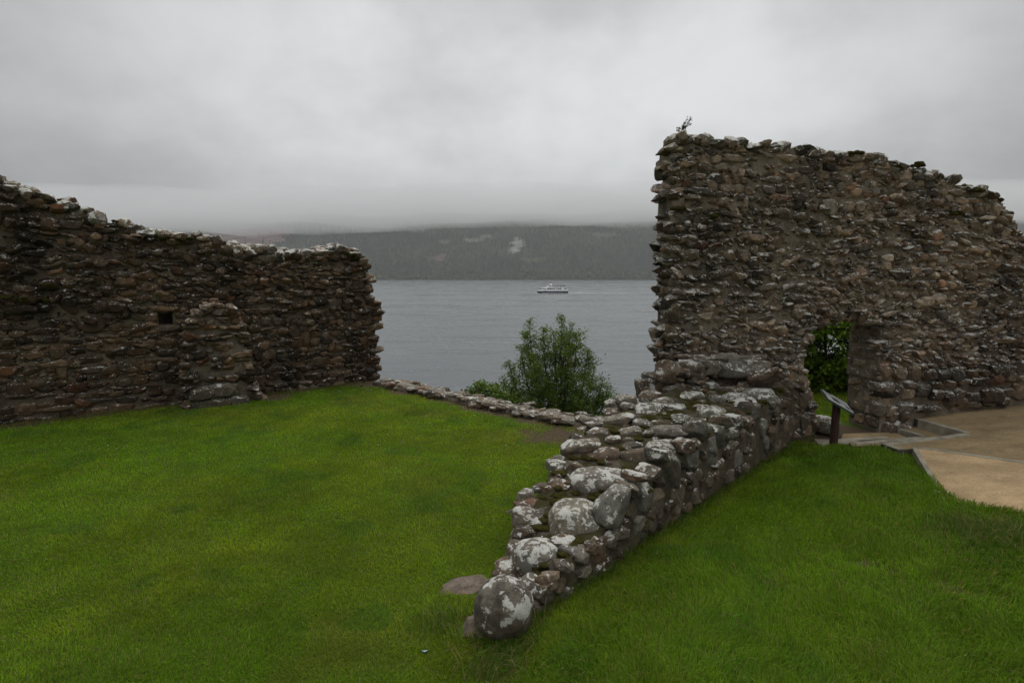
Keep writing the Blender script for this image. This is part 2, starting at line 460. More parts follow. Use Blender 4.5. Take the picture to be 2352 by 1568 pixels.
P2 = np.stack([hx.ravel(), hy.ravel()], 1)
nn = vnoise(P2, 0.012, 2, 4)[:, None]
hc = np.where(nn > 0.0, np.array([[.030, .036, .020]]), np.array([[.020, .028, .016]])) * (1 + 0.4 * nn)
hc = hc + np.clip((hz.ravel()[:, None] - 170) / 120, 0, 1) * np.array([[.022, .018, .014]])
for s in spots:
    k = spot_mask(hx, hy, hz, s).ravel(); hc[k] = np.array(s[3]) * (1 + 0.5 * vnoise(P2[k], 0.09, 12, 2)[:, None])
ii = np.arange(hx.size).reshape(hx.shape)
quads = np.stack([ii[:-1, :-1], ii[:-1, 1:], ii[1:, 1:], ii[1:, :-1]], -1).reshape(-1, 4)
m = MT('hillside', 1.0, 0.05); co = m.coords()
m.color(m.scale(m.attr('tint'), m.ramp(m.noise(co, 0.05, 5, 0.7), 0.25, 0.75, 0.5, 1.5)))
tag(mesh_obj('hill', np.stack([hx.ravel(), hy.ravel(), hz.ravel()], 1), quads, m.m, smooth=True, col=hc), kind='structure')

# far-off wood: conifers all over the slope, paler broadleaf trees along the shore
N = 34000
fx = rng.uniform(-1250, 1000, N); fy = 1690 + 900 * rng.random(N) ** 1.25
fz = hill_h(fx, fy)
PN = np.stack([fx, fy], 1)
dens = 0.62 + 0.75 * vnoise(PN, 0.010, 33, 3) - 0.55 * sstep(150, 260, fz)
keep = (rng.random(N) < dens) & (fz > -12)
for s in spots:
    keep &= ~(spot_mask(fx, fy, fz, s) & (rng.random(N) < 0.93))
fx, fy, fz, PN = fx[keep], fy[keep], fz[keep], PN[keep]; n = len(fx)
hgt = rng.uniform(6, 13, n) * (1 - 0.35 * sstep(140, 270, fz)); rad = hgt * rng.uniform(.16, .24, n)
ang = np.arange(5) * 2 * math.pi / 5
ring = np.stack([np.cos(ang), np.sin(ang)], 1)
V = np.zeros((n, 6, 3))
V[:, :5, 0] = fx[:, None] + rad[:, None] * ring[:, 0]; V[:, :5, 1] = fy[:, None] + rad[:, None] * ring[:, 1]; V[:, :5, 2] = fz[:, None] - 1
V[:, 5] = np.stack([fx, fy, fz + hgt], 1)
base = np.arange(n)[:, None, None] * 6
tri = np.array([[0, 1, 5], [1, 2, 5], [2, 3, 5], [3, 4, 5], [4, 0, 5]])
cf = np.array([.009, .021, .013]) * (1 + 0.9 * rng.random((n, 1))) * (1 + 0.35 * vnoise(PN, 0.006, 41, 2)[:, None])
F1 = (base + tri).reshape(-1, 3); V1 = V.reshape(-1, 3); C1 = np.repeat(cf, 6, 0)
# broadleaf lumps
bm = bmesh.new(); bmesh.ops.create_icosphere(bm, subdivisions=1, radius=1)
bm.verts.ensure_lookup_table()
IV = np.array([v.co[:] for v in bm.verts]); IF = np.array([[v.index for v in f.verts] for f in bm.faces]); bm.free()
nb = 1500
bx = rng.uniform(-1250, 1000, nb); by = 1688 + 60 * rng.random(nb) ** 1.6; bz = hill_h(bx, by)
br = rng.uniform(3.5, 7.5, nb)
jit = 1 + 0.30 * rng.standard_normal((nb, len(IV), 1))
V2 = (IV[None] * jit * np.stack([br, br, br * 1.05], 1)[:, None, :] + np.stack([bx, by, np.maximum(bz, -15) + br * .8], 1)[:, None, :]).reshape(-1, 3)
cb = np.array([.030, .044, .016]) * (0.7 + 0.9 * rng.random((nb, 1))); cb[:, 0] *= rng.uniform(.8, 1.4, nb)
F2 = (np.arange(nb)[:, None, None] * len(IV) + IF).reshape(-1, 3) + len(V1)
mf_ = MT('far_foliage', 1.0, 0.05); mf_.color(mf_.attr('tint'))
tag(mesh_obj('forest', np.concatenate([V1, V2]), np.concatenate([F1, F2]), mf_.m, col=np.concatenate([C1, np.repeat(cb, len(IV), 0)])), 'dark conifer forest with paler trees along the far shore of the lake', 'forest', kind='stuff')

# ================================================================== rocks
_ico = {}
def ico(sub):
    if sub not in _ico:
        b = bmesh.new(); bmesh.ops.create_icosphere(b, subdivisions=sub, radius=1)
        b.verts.ensure_lookup_table()
        _ico[sub] = (np.array([v.co[:] for v in b.verts]), np.array([[v.index for v in f.verts] for f in b.faces])); b.free()
    return _ico[sub]
def rock(seed, sub=2, p=5.0, cuts=10, lo=0.55, hi=0.95, rough=0.06, fr=3.0, rg=None):
    r = np.random.default_rng(seed)
    V, Fc = ico(sub)
    v = V / (np.sum(np.abs(V) ** p, 1) ** (1 / p))[:, None]
    for _ in range(cuts):
        nrm = r.standard_normal(3); nrm /= np.linalg.norm(nrm)
        over = v @ nrm - r.uniform(lo, hi) * 1.15
        v = v - np.maximum(over, 0)[:, None] * nrm
    if rough:
        v = v * (1 + rough * vnoise(v, fr, seed, 3 if sub > 2 else 2))[:, None]
    v = v / np.abs(v).max(0)
    return v
LIB_ROUGH = [rock(100 + k, 2, 4.5, 15, .34, .74, .07, 2.6) for k in range(36)]      # angular broken slabs
LIB_BLOCK = [rock(400 + k, 2, 10.0, 8, .66, 1.02, .06, 2.8) for k in range(36)]     # broken blocks
LIB_MIX = LIB_ROUGH + LIB_BLOCK[:12]
LIB_FLAT = [rock(200 + k, 2, 8.0, 7, .72, 1.05, .05, 2.6) for k in range(24)]       # squarish coursed stones
LIB_MOSS = [rock(600 + k, 3, 2.0, 0, .5, .9, .35, 2.0) for k in range(12)]
LIB_ROUND = [rock(300 + k, 3, 3.2, 8, .62, .95, .07, 2.4) for k in range(24)]       # rounded blocks

def rot(rx, ry, rz):
    cx, sx, cy, sy, cz, sz = math.cos(rx), math.sin(rx), math.cos(ry), math.sin(ry), math.cos(rz), math.sin(rz)
    return np.array([[cz, -sz, 0], [sz, cz, 0], [0, 0, 1]]) @ np.array([[cy, 0, sy], [0, 1, 0], [-sy, 0, cy]]) @ np.array([[1, 0, 0], [0, cx, -sx], [0, sx, cx]])
PAL = np.array([[.120, .096, .074], [.110, .092, .074], [.105, .098, .088], [.135, .115, .092], [.060, .052, .046], [.125, .080, .058], [.165, .145, .118], [.085, .082, .078]])
PALW = np.array([.24, .22, .14, .14, .12, .03, .06, .05]); PALW = PALW / PALW.sum()
WARM = np.array([1.06, .98, .88])
def tint(r, k=1.0): return WARM * PAL[r.choice(len(PAL), p=PALW)] * r.uniform(.45, 1.6) * k
class Rocks:
    def __init__(s): s.v, s.f, s.c, s.n = [], [], [], 0
    def add(s, lib, sub, center, basis, size, ang, col, r):
        """basis rows = local x (along), y (outward), z (up)"""
        v = lib[r.integers(len(lib))]
        if r.random() < .5: v = v * [-1, 1, 1]; flip = True
        else: flip = False
        w = (v * size) @ rot(*ang).T @ basis + center
        f = ico(sub)[1]
        if flip: f = f[:, ::-1]
        s.v.append(w); s.f.append(f + s.n); s.n += len(v); s.c.append(np.repeat(np.asarray(col)[None], len(v), 0))
    def build(s, name, mat, parent, origin, smooth=False):
        return mesh_obj(name, np.concatenate(s.v), np.concatenate(s.f), mat, parent, origin, smooth, np.concatenate(s.c))

def slab_core(name, P0, D, N, T, mask, smin, smax, zmin, zmax, res, amp, seed, mat, parent, origin, recess=None, batter=0.0, back=.02):
    ns, nz_ = int((smax - smin) / res) + 1, int((zmax - zmin) / res) + 1
    S = smin + np.arange(ns) * res; Z = zmin + np.arange(nz_) * res
    cs, cz = np.meshgrid(S[:-1] + res / 2, Z[:-1] + res / 2, indexing='ij')
    keep = mask(cs, cz)
    front = keep.copy()
    if recess: front &= ~recess(cs, cz)
    K = 6
    sg, zg = np.meshgrid(S, Z, indexing='ij')
    layers = []
    for k in range(K):
        dpt = T * k / (K - 1)
        lay = P0 + sg.ravel()[:, None] * D - dpt * N + zg.ravel()[:, None] * np.array([0, 0, 1])
        lay = lay + (batter * np.maximum(1.5 - zg.ravel(), 0) * (1 - k / (K - 1)))[:, None] * N
        for ax in range(3):
            lay[:, ax] += amp * vnoise(lay, 4.0, seed + ax * 7, 3)
        if k == 0:
            o_ = amp * 1.3 * vnoise(lay, 1.1, seed + 50, 3) - back; lay += o_[:, None] * N
        layers.append(lay)
    V = np.concatenate(layers); nl = ns * nz_
    idx = lambda i, j, k: k * nl + i * nz_ + j
    faces = []
    for i in range(ns - 1):
        for j in range(nz_ - 1):
            if front[i, j]: faces.append((idx(i, j, 0), idx(i + 1, j, 0), idx(i + 1, j + 1, 0), idx(i, j + 1, 0)))
            if keep[i, j]:
                faces.append((idx(i, j, K - 1), idx(i, j + 1, K - 1), idx(i + 1, j + 1, K - 1), idx(i + 1, j, K - 1)))
                for di, dj, a, b in ((-1, 0, (i, j + 1), (i, j)), (1, 0, (i + 1, j), (i + 1, j + 1)), (0, -1, (i, j), (i + 1, j)), (0, 1, (i + 1, j + 1), (i, j + 1))):
                    x, y = i + di, j + dj
                    if not (0 <= x < ns - 1 and 0 <= y < nz_ - 1 and keep[x, y]):
                        for k in range(K - 1):
                            faces.append((idx(*a, k), idx(*b, k), idx(*b, k + 1), idx(*a, k + 1)))
                if not front[i, j]:
                    kk = 3
                    faces.append((idx(i, j, kk), idx(i + 1, j, kk), idx(i + 1, j + 1, kk), idx(i, j + 1, kk)))
                    for di, dj, a, b in ((-1, 0, (i, j + 1), (i, j)), (1, 0, (i + 1, j), (i + 1, j + 1)), (0, -1, (i, j), (i + 1, j)), (0, 1, (i + 1, j + 1), (i, j + 1))):
                        if front[i + di, j + dj]:
                            for k in range(kk):
                                faces.append((idx(*b, k), idx(*a, k), idx(*a, k + 1), idx(*b, k + 1)))
    fa = np.array(faces)
    used, inv = np.unique(fa, return_inverse=True)
    return mesh_obj(name, V[used], inv.reshape(fa.shape), mat, parent, origin, smooth=False), keep, S, Z

def face_rubble(R, r, P0, D, N, mask, smin, smax, zmin, zmax, style, batter=0.0, k=1.0):
    """style(s,z) -> dict with h, w, depth, out, lib, gap, tilt"""
    basis = np.array([D, N, [0, 0, 1.0]])
    z = zmin; row = 0
    while z < zmax:
        st0 = style((smin + smax) / 2, z)
        h0 = r.uniform(*st0['h'])
        s = smin - r.uniform(0, .3)
        ph = r.uniform(0, 6.28)
        while s < smax:
            st = style(s, z)
            w = r.uniform(*st['w']) * (1.7 if r.random() < .10 else 1)
            h = h0 * r.uniform(*st.get('hv', (.75, 1.3)))
            sc, zc_ = s + w / 2, z + h0 / 2 + .05 * math.sin(sc_ := s * 2.1 + ph) + r.uniform(-1, 1) * st.get('zj', .02)
            if mask(np.array([sc]), np.array([zc_]))[0] and r.random() > st.get('skip', 0):
                d = r.uniform(*st['depth']); o_ = r.uniform(*st['out'])
                t = st['tilt']
                c = P0 + D * sc + np.array([0, 0, zc_]) + N * (o_ - d + batter * max(1.5 - zc_, 0))
                R.add(st['lib'], 2, c, basis, np.array([w / 2 * st['gap'], d, h / 2 * st['gap']]),
                      (r.normal(0, t), r.normal(0, t * .8), r.normal(0, t)), tint(r, k * st.get('k', 1)), r)
            s += w
        z += h0 * .93; row += 1

def edge_rubble(R, r, P0, D, N, T, poly, lib, size=(.16, .30), out=(.0, .08), closed=False, k=1.0, step=.2):
    """stones laid through the thickness along an edge polyline (s,z)"""
    basis = np.array([D, N, [0, 0, 1.0]])
    for a, b in zip(poly[:-1], poly[1:]):
        a, b = np.array(a), np.array(b); L = np.linalg.norm(b - a)
        for q in range(max(1, int(L / step))):
            p = a + (b - a) * ((q + r.uniform(.2, .8)) / max(1, int(L / step)))
            dp = r.uniform(-.02, .1)
            while dp < T + .02:
                d = r.uniform(.12, .2)
                w, h = r.uniform(*size) / 2, r.uniform(size[0] * .5, size[1] * .7) / 2
                c = P0 + D * (p[0] + r.normal(0, .03)) + np.array([0, 0, p[1] + r.uniform(-.06, out[1] - .03)]) - N * (dp + .02)
                R.add(lib, 2, c, basis, np.array([w, d, h]), (r.normal(0, .2), r.normal(0, .18), r.normal(0, .3)), tint(r, k), r)
                dp += d * 1.6

# ------------------------------------------------------------------ tall ruined wall with doorway
tw_left = [(1562, 325), (1554, 345), (1551, 370), (1562, 400), (1548, 440), (1556, 460), (1551, 500), (1550, 545), (1544, 595), (1555, 612), (1550, 680), (1556, 720), (1548, 760), (1545, 830), (1541, 1010)]
tw_top = [(1565, 314), (1585, 305), (1610, 318), (1660, 330), (1720, 338), (1790, 343), (1850, 343), (1880, 350), (1935, 360), (1975, 358), (2010, 375), (2080, 386), (2140, 408), (2200, 424), (2240, 436), (2280, 447), (2300, 472), (2330, 508), (2345, 538), (2380, 585), (2440, 690), (2560, 780), (2620, 900)]
tw_poly = uv(TW_P, TW_D, TW_N, tw_left[::-1]) + uv(TW_P, TW_D, TW_N, tw_top)
tw_poly = [(tw_poly[0][0], -0.3)] + tw_poly + [(tw_poly[-1][0] + .3, -0.3)]
door_px = [(1874, 1030), (1872, 958), (1872, 932), (1872, 912), (1858, 896), (1842, 854), (1848, 802), (1855, 775), (1870, 752), (1905, 736), (1955, 733), (2037, 741), (2022, 775), (2018, 850), (2020, 930), (2015, 1030)]
tw_door = uv(TW_P, TW_D, TW_N, door_px)
tw_door[0] = (tw_door[0][0], -0.5); tw_door[-1] = (tw_door[-1][0], -0.5)
def tw_mask(s, z): return in_poly(s, z, tw_poly) & ~in_poly(s, z, tw_door)
tw = tag(empty('stone_wall', (*(TW_P[:2] + TW_D[:2] * 1.0), 0.0)), 'tall ruined rubble wall with a doorway through it, behind the lectern sign', 'wall')
tw_o = np.array(tw.location)
slab_core('mortar', TW_P, TW_D, TW_N, TW_T, tw_mask, -3.2, 6.5, -0.3, 5.2, 0.055, 0.022, 11, M_mortar_tall, tw, tw_o, back=.0)
r = np.random.default_rng(21)
R = Rocks()
def tw_style(s, z):
    if z < 0.95 and s > 1.15:   # squared masonry of the foot
        return dict(h=(.15, .27), w=(.18, .36), depth=(.13, .18), out=(.09, .15), lib=LIB_BLOCK, gap=1.04, tilt=.05, k=1.25, hv=(.7, 1.5), zj=.03)
    if z > 3.75 - 0.12 * max(s, 0) and s < 2.8:  # neater courses under the top
        return dict(h=(.11, .18), w=(.12, .28), depth=(.10, .16), out=(.02, .07), lib=LIB_FLAT, gap=1.04, tilt=.10, k=1.5, hv=(.7, 1.4), zj=.03)
    return dict(h=(.065, .115), w=(.09, .25), depth=(.10, .18), out=(.025, .125), lib=LIB_MIX, gap=1.15, tilt=.28, skip=.02, k=1.65, hv=(.6, 1.6), zj=.045)
face_rubble(R, r, TW_P, TW_D, TW_N, lambda s, z: tw_mask(s, z) & ((s < 1.9) | (z > .085 * (s - .7) + .20)), -3.1, 6.4, -0.1, 5.1, tw_style)
def tw_small(s, z):
    return dict(h=(.045, .075), w=(.05, .14), depth=(.05, .09), out=(.01, .075), lib=LIB_ROUGH, gap=1.1, tilt=.4, skip=.2, k=1.6, zj=.03)
face_rubble(R, r, TW_P, TW_D, TW_N, lambda s, z: tw_mask(s, z) & ~((z < .95) & (s > 1.15)), -3.1, 6.4, .05, 5.0, tw_small)
# bigger odd blocks breaking the courses
basis = np.array([TW_D, TW_N, [0, 0, 1.0]])
for _ in range(90):
    s, z = r.uniform(-2.8, 5), r.uniform(.2, 4.6)
    if tw_mask(np.array([s]), np.array([z]))[0]:
        w, h, d = r.uniform(.11, .22), r.uniform(.07, .13), r.uniform(.1, .16)
        R.add(LIB_ROUGH, 2, TW_P + TW_D * s + np.array([0, 0, z]) + TW_N * (r.uniform(.06, .13) - d), basis, np.array([w, d, h]), (r.normal(0, .2), r.normal(0, .2), r.normal(0, .2)), tint(r, 1.5), r)
# the broken end towards the lake, and the door jambs
edge_rubble(R, r, TW_P, TW_D, TW_N, TW_T, uv(TW_P, TW_D, TW_N, tw_left), LIB_ROUGH, (.18, .36), step=.14, k=1.7)
edge_rubble(R, r, TW_P, TW_D, TW_N, TW_T, [(a - .05, b) for a, b in tw_door[1:7]], LIB_ROUGH, (.16, .3), step=.16, k=1.5)
zq = .05
while zq < 1.85:      # dressed stones of the right-hand jamb
    hq = r.uniform(.14, .26); dq = .06
    xj = float(np.interp(zq + hq / 2, [p[1] for p in tw_door[-1:-5:-1]], [p[0] for p in tw_door[-1:-5:-1]]))
    while dq < TW_T - .02:
        lq = min(r.uniform(.2, .42), TW_T - dq + .06)
        R.add(LIB_FLAT, 2, TW_P + TW_D * (xj + .12) + np.array([0, 0, zq + hq / 2]) - TW_N * (dq + lq / 2 - .06), np.array([TW_D, TW_N, [0, 0, 1.0]]), np.array([.155 + r.uniform(-.01, .015), lq / 2 * 1.02, hq / 2 * 1.03]), (r.normal(0, .03), r.normal(0, .03), r.normal(0, .05)), tint(r, 1.5), r)
        dq += lq
    zq += hq
R.build('rubble_stones', M_tall, tw, tw_o)
# long through-stones sticking out of the broken end
R = Rocks()
for px, py, l in ((1512, 441, .22), (1512, 600, .20), (1517, 692, .17), (1516, 350, .16), (1522, 842, .18)):
    p = at_plane(px, py, TW_P - TW_N * .35, TW_N)
    R.add(LIB_ROUGH, 2, p + TW_D * .12, basis, np.array([l, .16, .055]), (r.normal(0, .1), r.normal(0, .08), r.normal(0, .2)), tint(r), r)
R.build('projecting_stones', M_tall, tw, tw_o)
# arch stones over the doorway, radiating
R = Rocks()
arch = tw_door[6:12]
for a, b in zip(arch[:-1], arch[1:]):
    a, b = np.array(a), np.array(b); L = np.linalg.norm(b - a)
    for q in range(max(1, int(L / .13))):
        p = a + (b - a) * (q + .5) / max(1, int(L / .13))
        tilt_ = (p[0] - .62) * .75
        nrm = np.array([math.sin(tilt_), math.cos(tilt_)])
        up_a = r.uniform(.07, .17)
        c = TW_P + TW_D * (p[0] + nrm[0] * up_a) + np.array([0, 0, p[1] + nrm[1] * up_a]) - TW_N * .10
        R.add(LIB_ROUGH, 2, c, basis, np.array([.07, .17, .19]), (r.normal(0, .06), tilt_, r.normal(0, .08)), tint(r, .95), r)
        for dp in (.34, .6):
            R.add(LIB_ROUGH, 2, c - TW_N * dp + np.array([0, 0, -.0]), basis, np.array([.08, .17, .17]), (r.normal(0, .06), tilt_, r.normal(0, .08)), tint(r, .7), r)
R.build('arch', M_tall, tw, tw_o)
R = Rocks()
edge_rubble(R, r, TW_P, TW_D, TW_N, TW_T, uv(TW_P, TW_D, TW_N, tw_top[:-2]), LIB_BLOCK, (.17, .36), out=(0, .10), step=.17, k=1.1)
R.build('capping_stones', M_cap, tw, tw_o)
R = Rocks()
def moss_line(R, r, P0, D, N, T, poly, n, dz=.03):
    for _ in range(n):
        k = r.integers(len(poly) - 1); f = r.random(); p = np.array(poly[k]) * (1 - f) + np.array(poly[k + 1]) * f
        c = P0 + D * p[0] + np.array([0, 0, p[1] + dz]) - N * r.uniform(0, T * .6)
        for __ in range(4):
            R.add(LIB_MOSS, 3, c + r.normal(0, .035, 3) * [1, 1, .5], np.eye(3), np.array([r.uniform(.03, .06), r.uniform(.03, .06), r.uniform(.02, .035)]), (0, 0, r.uniform(0, 6)), (.05, .05, .01), r)
moss_line(R, r, TW_P, TW_D, TW_N, TW_T, uv(TW_P, TW_D, TW_N, tw_top[:-3]), 16)
for px, py in ((1955, 354), (1552, 480), (2190, 492), (2240, 440), (1640, 500), (2110, 380)):
    p = at_plane(px, py, TW_P, TW_N) + TW_N * .06
    for __ in range(6):
        R.add(LIB_MOSS, 3, p + r.normal(0, .05, 3) * [1, 1, .3], np.eye(3), np.array([r.uniform(.04, .08), .05, r.uniform(.02, .035)]), (0, 0, r.uniform(0, 6)), (.05, .05, .01), r)
R.build('moss', M_moss, tw, tw_o, True)

# ------------------------------------------------------------------ left ruined wall
lw_top = [(-430, 285), (-260, 330), (-120, 375), (0, 424), (80, 452), (150, 470), (215, 497), (260, 512), (330, 530), (390, 543), (430, 540), (490, 553), (520, 563), (560, 577), (620, 575), (660, 585), (740, 588), (752, 572), (790, 572), (822, 580)]
lw_right = [(830, 596), (842, 622), (852, 642), (846, 655), (848, 690), (870, 702), (868, 740), (857, 760), (861, 800), (864, 880)]
lw_poly = uv(LW_P, LW_D, LW_N, lw_top) + uv(LW_P, LW_D, LW_N, lw_right)
lw_poly = [(lw_poly[0][0], -.4)] + lw_poly + [(lw_poly[-1][0], -.4)]
def lw_mask(s, z): return in_poly(s, z, lw_poly)
hole = uv(LW_P, LW_D, LW_N, [(366, 716), (398, 716), (398, 748), (366, 748)])
hs0, hs1, hz0, hz1 = hole[0][0], hole[1][0], hole[2][1], hole[0][1]
def lw_rec(s, z): return (s > hs0) & (s < hs1) & (z > hz0) & (z < hz1)
lw = tag(empty('stone_wall', (*(LW_P[:2] - LW_D[:2] * 4.0), 0.0)), 'long dark rubble wall with a small square hole, standing across the lawn', 'wall')
lw_o = np.array(lw.location)
smin = lw_poly[0][0]
slab_core('mortar', LW_P, LW_D, LW_N, LW_T, lw_mask, smin, .3, -.35, 5.6, .065, .018, 31, M_mortar, lw, lw_o, recess=lw_rec, back=.04)
r = np.random.default_rng(51); R = Rocks()
def lw_style(s, z):
    edge = 1.95 + .25 * math.sin(s * 1.3) - .25 * (s > -2.5)
    if s < -4.4 and z < edge - .0:
        return dict(h=(.10, .21), w=(.16, .44), depth=(.10, .15), out=(.005, .04), lib=LIB_BLOCK, gap=1.06, tilt=.05, k=.60, hv=(.65, 1.5), zj=.025)
    if z < edge:
        return dict(h=(.08, .155), w=(.12, .34), depth=(.10, .16), out=(.01, .065), lib=LIB_BLOCK, gap=1.08, tilt=.10, k=.68, hv=(.65, 1.5), zj=.03)
    return dict(h=(.085, .15), w=(.12, .32), depth=(.11, .20), out=(.03, .15), lib=LIB_MIX, gap=1.12, tilt=.22, skip=.04, k=.68, hv=(.6, 1.6), zj=.04)
face_rubble(R, r, LW_P, LW_D, LW_N, lambda s, z: lw_mask(s, z) & ~((s > hs0 - .12) & (s < hs1 + .12) & (z > hz0 - .06) & (z < hz1 + .06)), smin, .1, -.1, 5.5, lw_style)
def lw_small(s, z):
    return dict(h=(.05, .08), w=(.07, .18), depth=(.06, .11), out=(.0, .05), lib=LIB_ROUGH, gap=1.1, tilt=.2, skip=.35, k=.65)
face_rubble(R, r, LW_P, LW_D, LW_N, lambda s, z: lw_mask(s, z) & ~((s > hs0 - .12) & (s < hs1 + .12) & (z > hz0 - .06) & (z < hz1 + .06)), smin, .1, .4, 5.4, lw_small)
basis = np.array([LW_D, LW_N, [0, 0, 1.0]])
for _ in range(80):
    s, z = r.uniform(smin, -.3), r.uniform(.1, 4.0)
    if lw_mask(np.array([s]), np.array([z]))[0] and not (hs0 - .4 < s < hs1 + .4 and hz0 - .25 < z < hz1 + .25):
        w, h, d = r.uniform(.14, .30), r.uniform(.08, .14), r.uniform(.1, .16)
        R.add(LIB_ROUGH, 2, LW_P + LW_D * s + np.array([0, 0, z]) + LW_N * (r.uniform(.05, .10) - d), basis, np.array([w, d, h]), (r.normal(0, .12), r.normal(0, .1), r.normal(0, .1)), tint(r, .75), r)
edge_rubble(R, r, LW_P, LW_D, LW_N, LW_T, uv(LW_P, LW_D, LW_N, lw_right), LIB_BLOCK, (.24, .40), step=.15, k=1.1)
# stones framing the square hole
hc_ = (hs0 + hs1) / 2
for ds, dz, w, h in ((0, hz1 - hz0, .30, .07), (0, -(hz1 - hz0) * .95, .28, .06), (-.27, .05, .13, .10), (-.28, -.12, .12, .07), (.27, .06, .12, .08), (.27, -.1, .13, .08)):
    R.add(LIB_FLAT, 2, LW_P + LW_D * (hc_ + ds) + np.array([0, 0, (hz0 + hz1) / 2 + dz * .72]) + LW_N * -.08, basis, np.array([w, .12, h]), (0, r.normal(0, .03), 0), tint(r, .9), r)
R.build('rubble_stones', M_left, lw, lw_o)
R = Rocks()
edge_rubble(R, r, LW_P, LW_D, LW_N, LW_T, uv(LW_P, LW_D, LW_N, lw_top), LIB_BLOCK, (.20, .42), out=(0, .10), step=.17, k=1.15)
for px, py, w in ((770, 572, .2), (812, 582, .2), (622, 574, .2)):
    p = at_plane(px, py, LW_P, LW_N); R.add(LIB_ROUND, 3, p - LW_N * .15, basis, np.array([w, .22, .14]), (0, 0, r.uniform(0, 6)), (.11, .1, .09), r)
R.build('capping_stones', M_cap, lw, lw_o)
R = Rocks()
moss_line(R, r, LW_P, LW_D, LW_N, LW_T, uv(LW_P, LW_D, LW_N, lw_top[2:]), 22)
for px, py in ((20, 683), (50, 686), (85, 688), (110, 655), (805, 585), (815, 592), (380, 545), (420, 550)):
    p = at_plane(px, py, LW_P, LW_N) + LW_N * .08
    for __ in range(7):
        R.add(LIB_MOSS, 3, p + r.normal(0, .08, 3) * [1, .6, .25], np.eye(3), np.array([r.uniform(.05, .10), .06, r.uniform(.02, .04)]), (0, 0, r.uniform(0, 6)), (.05, .05, .01), r)
R.build('moss', M_moss, lw, lw_o, True)
# broken cross-wall stub (buttress)
b_px = [(437, 946), (433, 800), (440, 742), (470, 700), (520, 700), (556, 760), (572, 830), (578, 880), (600, 930)]
BT = .62
bp = uv(LW_P + LW_N * BT, LW_D, LW_N, b_px)
bp = [(bp[0][0], -.3)] + bp + [(bp[-1][0], -.3)]
def b_mask(s, z): return in_poly(s, z, bp)
bs = min(a for a, b in bp), max(a for a, b in bp)
bt = empty('buttress', (0, 0, 0)); bt.parent = lw
BP0 = LW_P + LW_N * BT
slab_core('mortar', BP0, LW_D, LW_N, BT + .1, b_mask, bs[0], bs[1], -.3, 2.2, .06, .018, 71, M_mortar_tall, bt, lw_o, back=.05)
R = Rocks()
def b_style(s, z): return dict(h=(.09, .17), w=(.16, .34), depth=(.10, .17), out=(.03, .13), lib=LIB_MIX, gap=1.08, tilt=.2, skip=.04, k=1.15, hv=(.6, 1.5), zj=.03)
face_rubble(R, r, BP0, LW_D, LW_N, b_mask, bs[0], bs[1], .42, 2.1, b_style)
edge_rubble(R, r, BP0, LW_D, LW_N, BT, [b for b in bp[1:-1]], LIB_BLOCK, (.16, .30), step=.14, k=.95)
R.build('rubble_stones', M_left, bt, lw_o)
for px, py, w, h, c in ((466, 905, 52, 30, (.085, .075, .058)), (513, 897, 58, 30, (.10, .088, .068)), (488, 931, 88, 32, (.085, .076, .050)), (552, 922, 46, 28, (.095, .085, .066)), (590, 932, 40, 16, (.10, .072, .054))):
    p = at_plane(px, py, BP0 + LW_N * .08, LW_N); k = np.linalg.norm(p - CAM) / F
    R = Rocks(); R.add(LIB_FLAT, 2, p - LW_N * .1, basis, np.array([w * k / 2, .2, h * k / 2]), (0, 0, .03), c, r)
    R.build('base_stone', M_sill, bt, lw_o)

# ------------------------------------------------------------------ low wall in the middle
lo = tag(empty('low_stone_wall', (*(B0 + LD * 3.0 + LP * .6), 0.0)), 'low lichen-covered wall stub running from the boulder up to the tall wall', 'wall')
lo_o = np.array(lo.location)
def low_pt(s, p, z): 
    q = B0 + LD * s + LP * p; return np.array([q[0], q[1], z])
def low_top(s, p): 
    w = low_w(s); f = np.clip(p / w, 0, 1); return low_hr(s) * (1 - f) + low_hl(s) * f
SS = np.arange(0.05, L_LEN + .15, .06); rows = []
for s in SS:
    w = low_w(s); hr, hl = float(low_hr(s)), float(low_hl(s))
    pr = [(-.03, -.25), (-.02, hr * .3), (.0, hr * .62), (.03, hr * .92)]
    pr += [(w * f, hr * (1 - f) + hl * f - .03) for f in np.linspace(.06, .95, 18)]
    pr += [(w, hl * .8), (w + .02, hl * .4), (w + .03, -.35)]
    rows.append([low_pt(s, a, b) for a, b in pr])
rows = np.array(rows); k_ = rows.shape[1]
V = rows.reshape(-1, 3); disp = .035 * vnoise(V, 3.5, 5, 3)
V = V + disp[:, None] * np.array([.6, -.5, .7])
ii = np.arange(len(SS) * k_).reshape(len(SS), k_)
fa = np.stack([ii[:-1, :-1], ii[1:, :-1], ii[1:, 1:], ii[:-1, 1:]], -1).reshape(-1, 4)
mesh_obj('mortar', V, fa, M_mortar_low, lo, lo_o, True)
Rm = Rocks()   # small pinning stones go into one mesh
r = np.random.default_rng(90)
def low_hit(px, py):
    rr = ray(px, py); t = np.arange(3.0, 12, .005); p = CAM + t[:, None] * rr
    rel = p[:, :2] - B0; s = rel @ LD; q = rel @ LP
    ins = (s > -.1) & (s < L_LEN) & (q > 0) & (q < low_w(s) + .16) & (p[:, 2] < low_top(s, q)) | (p[:, 2] < 0)
    k = int(np.argmax(ins)); return p[k], s[k], q[k], t[k]
GREY, BRN, RED, PAL_, DRK = (.165, .155, .132), (.145, .118, .088), (.140, .098, .070), (.205, .185, .148), (.100, .092, .076)
